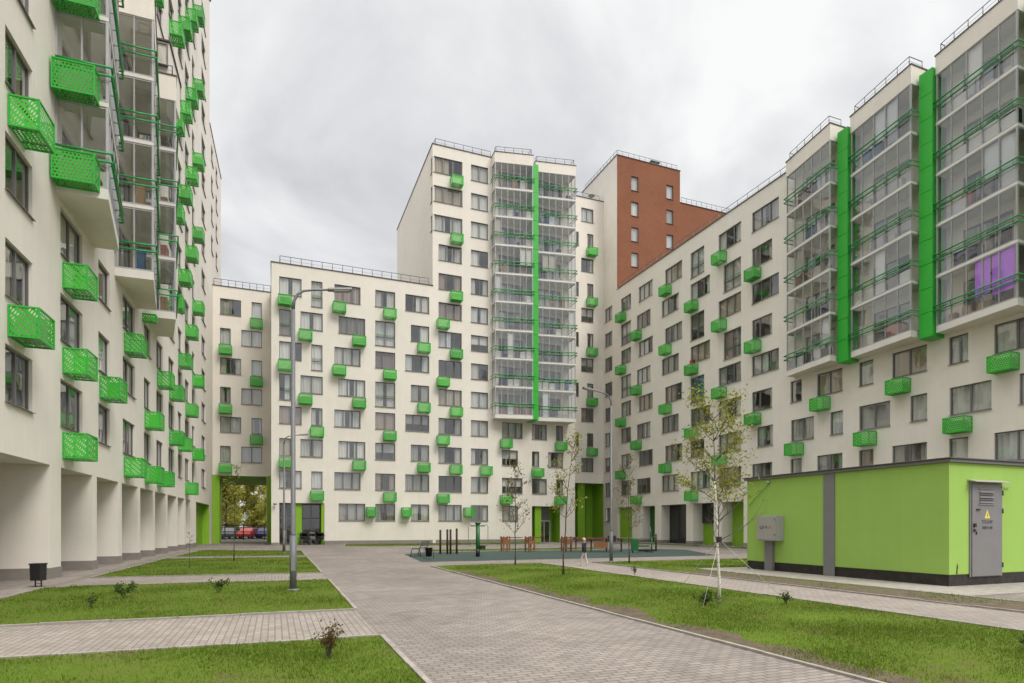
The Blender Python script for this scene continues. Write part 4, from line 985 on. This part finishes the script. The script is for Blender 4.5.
# fence across the passage
def fence():
    t = thing('metal_fence', 'black metal bar fence with posts across the far end of the passage', 'fence', (-5.6, 72.2, 0)); 
    for x in (.55, 2.4, 4.5):
        p = MB(); p.box(x-.05, x+.05, -.05, .05, 0, 1.9, M_black); p.build('post', t)
    p = MB()
    for z in (.25, 1.72, 1.5): p.box(0, 5.6, -.02, .02, z-.03, z+.03, M_black)
    for i in range(44): p.box(i*.128, i*.128+.022, -.011, .011, .15, 1.85, M_black)
    p.build('bar_panel', t)
fence()
b = MB(); b.box(-6, 0, 71.2, 71.4, 0, .12, M_white); tag(b.build('white_kerb'), kind='structure')

# parked cars
def car(label, loc, rz, paint):
    t = thing('parked_car', label, 'car', loc, rz, 'cars parked beyond the passage')
    b = MB(); prof = [(-2.1, .3), (-2.15, .62), (-2.0, .86), (-1.25, .98), (1.35, .98), (1.95, .82), (2.12, .6), (2.1, .3)]
    n = len(prof)
    W_ = .86
    L0 = [(x, -W_, z) for x, z in prof]; R0 = [(x, W_, z) for x, z in prof]
    b.face(L0[::-1][::-1], paint); b.face(R0[::-1], paint)
    for i in range(n): j = (i+1) % n; b.face([L0[i], R0[i], R0[j], L0[j]], paint)
    top = [(-1.55, .985), (-1.05, 1.42), (.35, 1.46), (1.1, .985)]
    w2 = .72; L1 = [(top[0][0], -.82, top[0][1]), (top[1][0], -w2, top[1][1]), (top[2][0], -w2, top[2][1]), (top[3][0], -.82, top[3][1])]; R1 = [(x, -y, z) for x, y, z in L1]
    b.face([L1[1], L1[2], R1[2], R1[1]], paint); b.face([L1[0], L1[1], R1[1], R1[0]], paint); b.face([L1[2], L1[3], R1[3], R1[2]], paint); b.face(L1, paint); b.face(R1[::-1], paint)
    bevel(b.build('body', t), .04, 2)
    g = MB()
    for s in (-1, 1):
        g.prism([(-1.3, 1.03), (-.95, 1.36), (-.15, 1.39), (-.15, 1.03)], 0, .02, M_carglass, fn=lambda x, y, z, s=s: (x, s*(.80-(y-1.0)*.22+z), y)); g.prism([(-.08, 1.03), (-.08, 1.39), (.3, 1.40), (.85, 1.03)], 0, .02, M_carglass, fn=lambda x, y, z, s=s: (x, s*(.80-(y-1.0)*.22+z), y))
    g.face([(1.04, -.7, 1.04), (1.04, .7, 1.04), (.42, .62, 1.44), (.42, -.62, 1.44)], M_carglass); g.build('windows', t)
    for x in (-1.3, 1.3):
        for s in (-1, 1):
            w = MB(); tm = M_black; ang = [(math.cos(q*.5236), math.sin(q*.5236)) for q in range(12)]
            w.prism([(.32*c, .32*v) for c, v in ang], 0, .2, tm, fn=lambda a, c, z, s=s, x=x: (x+a, s*(.70+z), .32+c)); w.prism([(.2*c, .2*v) for c, v in ang], .201, .215, M_steel, fn=lambda a, c, z, s=s, x=x: (x+a, s*(.70+z), .32+c)); w.build('wheel', t)
    for s in (-1, 1):
        h = MB(); h.box(2.02, 2.12, s*.5-.15, s*.5+.15, .62, .74, M_white); h.build('headlight', t)
red = mat('red_car_paint', (.42, .035, .022), .3, var=.02); blue = mat('dark_blue_car_paint', (.035, .03, .12), .3, var=.02); dark = mat('silver_dark_car_paint', (.10, .105, .11), .3, var=.02)
car('red hatchback parked beyond the passage, between two others', (-2.95, 86, 0), R(68), red)
car('dark blue car parked beyond the passage at its right side', (-.75, 86.5, 0), R(60), blue)
car('grey car parked beyond the passage at its left side', (-5.2, 87, 0), R(75), dark)

# ================================================================== PLAYGROUND AND GYM
def gym():
    for i, (x, y, h, lb) in enumerate([(9.05, 34.6, 1.42, 'round brown wooden post, leftmost of four in a row in the playground'), (9.42, 34.4, 1.45, 'round brown wooden post, second from left of four in the playground'), (9.64, 34.5, 1.45, 'round brown wooden post, third from left of four in the playground'), (9.99, 34.4, 1.5, 'round brown wooden post, rightmost of four in the playground')]):
        t = thing('wooden_post', lb, 'post', (x, y, .008), 0, 'wooden posts of the playground')
        b = MB(); pm = mat('dark_brown_post', (.07, .035, .022), .7, var=.2, vscale=8); b.tube([(0, 0, 0), (0, 0, h-.06), (0, 0, h)], [.06, .06, .03], pm, 10); b.build('post_shaft', t)
        c = MB(); c.lathe([(.065, h-.1), (.07, h-.06), (.035, h+.005), (0, h+.01)], (0, 0, 0), M_black, 10); c.build('cap', t)
    t = thing('gym_column', 'green outdoor gym column with two bent hanging handles', 'gym equipment', (10.15, 30.9, .008))
    b = MB(); b.tube([(0, 0, 0), (0, 0, 1.75)], .11, M_pgreen, 12); b.lathe([(.11, 1.75), (.17, 1.77), (.17, 1.83), (0, 1.86)], (0, 0, 0), M_pgreen, 12); b.build('column', t)
    b = MB(); b.box(-.38, .38, -.03, .03, 1.62, 1.68, M_pgreen); b.build('cross_arm', t)
    for s in (-1, 1):
        h = MB(); h.tube([(s*.35, 0, 1.66), (s*.5, -.05, 1.72), (s*.55, -.08, 1.6), (s*.55, -.08, .62), (s*.42, -.1, .58)], .018, M_steel, 6); h.build('handle', t)
    b = MB(); b.box(.1, .38, -.16, .16, .40, .60, M_black); b.build('seat', t)
    b = MB(); b.tube([(0, 0, 0), (0, 0, .42)], .115, M_black, 12); b.build('base_sleeve', t)
    # timber climbing frames
    for i, (x, y, lb) in enumerate([(13.75, 36.2, 'brown timber play frame left of the other two, behind the reddish sapling'), (15.2, 35.6, 'brown timber play frame in the middle of three, by the reddish sapling'), (17.3, 34.6, 'brown timber play frame nearest the red topped table')]):
        t = thing('timber_play_unit', lb, 'play equipment', (x, y, .008), R(10*i), 'timber play frames')
        for a in (-.2, .2):
            for c in (-.22, .22): p = MB(); p.box(a-.04, a+.04, c-.04, c+.04, 0, .98, M_wood); p.build('post', t)
        p = MB(); p.box(-.155, .155, -.24, -.20, .50, .74, M_wood); p.build('side_board', t)
        p = MB(); p.box(-.155, .155, .20, .24, .58, .88, M_wood); p.build('side_board', t)
        p = MB(); p.box(-.4, 1.2, -.03, .03, .87, .92, M_redwood); p.build('beam', t)
        p = MB()
        for q in range(4): p.tube([(-.18, -.16+q*.11, .2), (.18, -.16+q*.11, .2)], .02, M_steel, 5)
        p.build('rungs', t)
    t = thing('play_table', 'long dark red topped timber table on thin legs in the playground', 'table', (19.2, 33.8, .008), R(-12))
    p = MB(); p.box(-1.6, 1.6, -.35, .35, .78, .88, M_redwood); bevel(p.build('tabletop', t), .01)
    for a in (-1.5, -.5, .5, 1.5):
        p = MB(); p.box(a-.04, a+.04, -.05, .05, 0, .78, M_black if a > 0 else M_wood); p.build('leg', t)
    p = MB(); p.box(-.4, .5, -.30, -.24, .25, .62, M_wood); p.build('board', t)
    t = thing('climbing_net_frame', 'low green tube climbing frame beside the right street lamp', 'play equipment', (20.3, 31.6, .008), R(-15))
    for a in (-1.3, 0, 1.2):
        p = MB(); p.tube([(a, 0, 0), (a, 0, .95)], .04, M_pgreen if a > -1 else M_black, 8); p.build('post', t)
    p = MB()
    for z in (.3, .6, .9): p.tube([(-1.3, 0, z), (1.2, 0, z)], .022, M_steel, 6)
    p.build('rail', t)
    p = MB(); p.box(-.1, .35, -.06, .06, .15, .85, M_pgreen); p.build('panel', t)
    p = MB(); p.box(-1.5, -1.1, -.25, .25, .7, 1.05, M_black); p.build('seat', t)
    t = thing('gym_machine', 'green and black outdoor step machine with tall steel handles', 'gym equipment', (21.9, 32.4, .008), R(-20))
    p = MB(); p.tube([(.55, 0, .05), (.55, 0, 1.15)], .05, M_black, 8); p.build('column', t)
    p = MB(); p.box(-.6, .6, -.06, .06, .05, .15, M_black); p.box(-.1, .1, -.3, .3, 0, .06, M_black); p.build('base', t)
    for s in (-1, 1):
        p = MB(); p.tube([(.55, s*.16, .95), (.2, s*.2, 1.0), (.12, s*.22, 1.6)], .018, M_steel, 6); p.build('handle', t)
        p = MB(); p.box(-.75, .05, s*.2-.1, s*.2+.1, .34, .42, M_pgreen); p.build('pedal', t)
    p = MB(); p.tube([(-.62, 0, .12), (-.62, 0, .5)], .03, M_pgreen, 6); p.tube([(.55, -.2, .95), (.55, .2, .95)], .02, M_steel, 6); p.build('brace', t)
    # bench and bin at the playground corner
    t = thing('park_bench', 'slatted bench with curved black metal ends at the playground corner', 'bench', (7.35, 32.6, .008), R(62))
    for a in (-.75, .75):
        p = MB(); p.tube([(a, .28, 0), (a, .24, .2), (a, .2, .42), (a, -.2, .42), (a, -.26, .2), (a, -.28, 0)], .022, M_black, 6); p.tube([(a, -.2, .42), (a, -.3, .6), (a, -.36, .82)], .02, M_black, 6); p.build('leg', t)
    p = MB()
    for q in range(4): p.box(-.85, .85, -.18+q*.1, -.11+q*.1, .435, .465, M_bgrey)
    p.build('seat', t); p = MB()
    for q in range(3): p.hexa([(-.85, -.30-q*.03, .56+q*.1), (.85, -.30-q*.03, .56+q*.1), (.85, -.27-q*.03, .56+q*.1), (-.85, -.27-q*.03, .56+q*.1), (-.85, -.32-q*.03, .63+q*.1), (.85, -.32-q*.03, .63+q*.1), (.85, -.29-q*.03, .63+q*.1), (-.85, -.29-q*.03, .63+q*.1)], M_bgrey)
    p.build('backrest', t)
    t = thing('litter_bin', 'black round litter bin in a wire frame at the playground corner beside the bench', 'litter bin', (7.15, 29.6, .008))
    p = MB(); p.lathe([(0, .12), (.15, .12), (.19, .55), (.2, .56), (.17, .56), (.15, .3)], (0, 0, 0), M_black, 14); p.build('bin_body', t)
    for s in (-1, 1): p = MB(); p.tube([(s*.24, 0, 0), (s*.24, 0, .45), (s*.19, 0, .5)], .015, M_steel, 6); p.build('leg', t)
gym()

# strollers parked at the mid-block entrance
def stroller(label, loc, rz, hood):
    t = thing('stroller', label, 'stroller', loc, rz, 'strollers parked at the entrance')
    for x in (-.3, .32):
        for s in (-1, 1):
            w = MB(); r = .14 if x < 0 else .11
            for q in range(14):
                a0, a1 = q*.4488, (q+1)*.4488
                w.tube([(x+r*math.cos(a0), s*.26, r+.015+r*math.sin(a0)), (x+r*math.cos(a1), s*.26, r+.015+r*math.sin(a1))], .018, M_black, 5, False)
            for q in range(5): w.tube([(x, s*.26, r+.015), (x+r*math.cos(q*1.257), s*.26, r+.015+r*math.sin(q*1.257))], .005, M_steel, 4, False)
            w.build('wheel', t)
    f = MB()
    for s in (-1, 1): f.tube([(.32, s*.24, .12), (-.1, s*.24, .5), (-.5, s*.24, 1.0)], .013, M_steel, 6); f.tube([(-.3, s*.24, .15), (.2, s*.24, .52)], .013, M_steel, 6)
    f.tube([(-.5, -.24, 1.0), (-.55, 0, 1.03), (-.5, .24, 1.0)], .018, M_black, 6); f.build('frame', t)
    c = MB(); c.hexa([(-.25, -.2, .48), (.42, -.2, .48), (.42, .2, .48), (-.25, .2, .48), (-.35, -.23, .74), (.5, -.23, .70), (.5, .23, .70), (-.35, .23, .74)], hood); bevel(c.build('bassinet', t), .03)
    h = MB()
    for i in range(5):
        a0, a1 = R(5+i*24), R(5+(i+1)*24); cx, cz, rr = -.02, .74, .34
        h.face([(cx-rr*math.cos(a0), -.23, cz+rr*math.sin(a0)), (cx-rr*math.cos(a0), .23, cz+rr*math.sin(a0)), (cx-rr*math.cos(a1), .23, cz+rr*math.sin(a1)), (cx-rr*math.cos(a1), -.23, cz+rr*math.sin(a1))], hood)
        for s in (-1, 1): h.face([(cx, s*.23, cz), (cx-rr*math.cos(a0), s*.23, cz+rr*math.sin(a0)), (cx-rr*math.cos(a1), s*.23, cz+rr*math.sin(a1))], hood)
    h.build('hood', t)
stroller('dark stroller parked at the green framed entrance, left of the grey one', (2.35, 55.85, .0), R(-60), mat('dark_cloth', (.025, .025, .03), .8, var=.2))
stroller('grey hooded stroller parked at the green framed entrance between two dark ones', (3.0, 55.6, 0), R(-80), mat('grey_cloth', (.22, .22, .21), .8, var=.1))
stroller('black stroller parked at the green framed entrance by the right jamb', (3.75, 55.7, 0), R(-110), mat('black_cloth', (.015, .015, .018), .8, var=.2))

# ================================================================== PEOPLE
def person(label, loc, rz, H, top, legs, hair, shoe, stride=.16, hair_len=.5, group=None):
    """a skinned body, one surface; H is the standing height; faces local +x"""
    t = thing('person', label, 'person', loc, rz, group); S = H/1.70
    J = {}; E = []; Rr = {}
    def j(n, x, y, z, r, par=None):
        J[n] = (x*S, y*S, z*S); Rr[n] = r*S
        if par: E.append((par, n))
    j('pel', 0, 0, .90, .135); j('bel', 0, 0, 1.05, .14, 'pel'); j('che', .01, 0, 1.27, .15, 'bel'); j('sho', 0, 0, 1.40, .10, 'che'); j('nec', .01, 0, 1.48, .05, 'sho'); j('hd0', .025, 0, 1.54, .075, 'nec'); j('hd1', .03, 0, 1.62, .093, 'hd0'); j('hd2', .025, 0, 1.68, .07, 'hd1'); j('nos', .115, 0, 1.59, .022, 'hd1')
    for s, q in ((1, 1), (-1, -1)):
        f = 'l' if s > 0 else 'r'; st = stride*q
        j(f+'hip', 0, s*.09, .86, .088, 'pel'); j(f+'kne', st*.55+.03, s*.10, .48, .058, f+'hip'); j(f+'ank', st*1.0-.02*(st < 0), s*.10, .09, .040, f+'kne'); j(f+'toe', st*1.0+.15, s*.11, .035, .036, f+'ank')
        j(f+'shl', 0, s*.17, 1.38, .070, 'sho'); j(f+'elb', -st*.5-.03, s*.205, 1.10, .060, f+'shl'); j(f+'wri', -st*.7+.08, s*.20, .87, .042, f+'elb'); j(f+'han', -st*.7+.11, s*.20, .80, .034, f+'wri')
        for i, dy in enumerate((-.03, -.01, .012, .033)): j(f+'f%d' % i, -st*.7+.125, s*.20+dy, .715-.008*abs(i-1), .0085, f+'han')
        j(f+'thu', -st*.7+.165, s*.175, .775, .0095, f+'han')
    names = list(J); me = bpy.data.meshes.new('body'); me.from_pydata([J[n] for n in names], [(names.index(a), names.index(b)) for a, b in E], [])
    o = link('body', me, t); md = o.modifiers.new('skin', 'SKIN'); md.use_smooth_shade = True
    sv = me.skin_vertices[0].data if me.skin_vertices else None
    if sv is None:
        bm = bmesh.new(); bm.from_mesh(me); bm.verts.layers.skin.verify(); bm.to_mesh(me); bm.free(); sv = me.skin_vertices[0].data
    for i, n in enumerate(names): sv[i].radius = (Rr[n], Rr[n]); sv[i].use_root = (n == 'pel')
    sb = o.modifiers.new('sub', 'SUBSURF'); sb.levels = 2; sb.render_levels = 2
    dg = bpy.context.evaluated_depsgraph_get(); dg.update(); m2 = bpy.data.meshes.new_from_object(o.evaluated_get(dg)); o.modifiers.clear(); o.data = m2
    skin = mat('skin', (.50, .30, .21), .6)
    m2.materials.clear()
    for m in (skin, top, legs, shoe): m2.materials.append(m)
    for p in m2.polygons:
        c = p.center/S; p.use_smooth = True
        if c.z > 1.445 or (abs(c.y) > .155 and c.z < .86): p.material_index = 0
        elif c.z > .80: p.material_index = 1
        elif c.z > .10: p.material_index = 2
        else: p.material_index = 3
    h = MB(); n, mmm = 14, 8
    for i in range(mmm):
        for k in range(n):
            def q(ii, kk):
                th = ii/mmm*math.pi*(.62); ph = 2*math.pi*kk/n; r = .112
                front = max(0, math.cos(ph)); thm = th*(1-.42*front); z = 1.625+r*1.02*math.cos(thm)-(hair_len*.13*max(0, -math.cos(ph))*(ii/mmm)**2)
                return ((.018+r*1.0*math.sin(thm)*math.cos(ph))*S, r*.95*math.sin(thm)*math.sin(ph)*S, z*S)
            h.face([q(i, k), q(i+1, k), q(i+1, k+1), q(i, k+1)], hair, True)
    h.build('hair', t)
    e = MB(); em = M_black
    for s in (-1, 1): e.lathe([(0, -.008*S), (.009*S, -.004*S), (.009*S, .004*S), (0, .008*S)], (.113*S, s*.034*S, 1.625*S), em, 6)
    e.build('eyes', t)
    return t
person('blond child in a dark jacket and pale trousers walking on the side path', (11.87, 22.1, .006), R(120), 1.14, mat('navy_jacket', (.018, .020, .035), .8, var=.15), mat('pale_trousers', (.55, .45, .42), .85, var=.05), mat('blond_hair', (.50, .40, .26), .7), mat('white_shoe', (.6, .58, .55), .6), hair_len=.5)
person('adult in dark clothes standing at the green tower entrance', (25.15, 56.5, 0), R(-80), 1.72, mat('dark_coat', (.02, .02, .024), .8, var=.1), mat('dark_trousers', (.018, .018, .025), .85), mat('dark_hair', (.03, .02, .015), .7), M_black, stride=.03, hair_len=.3)
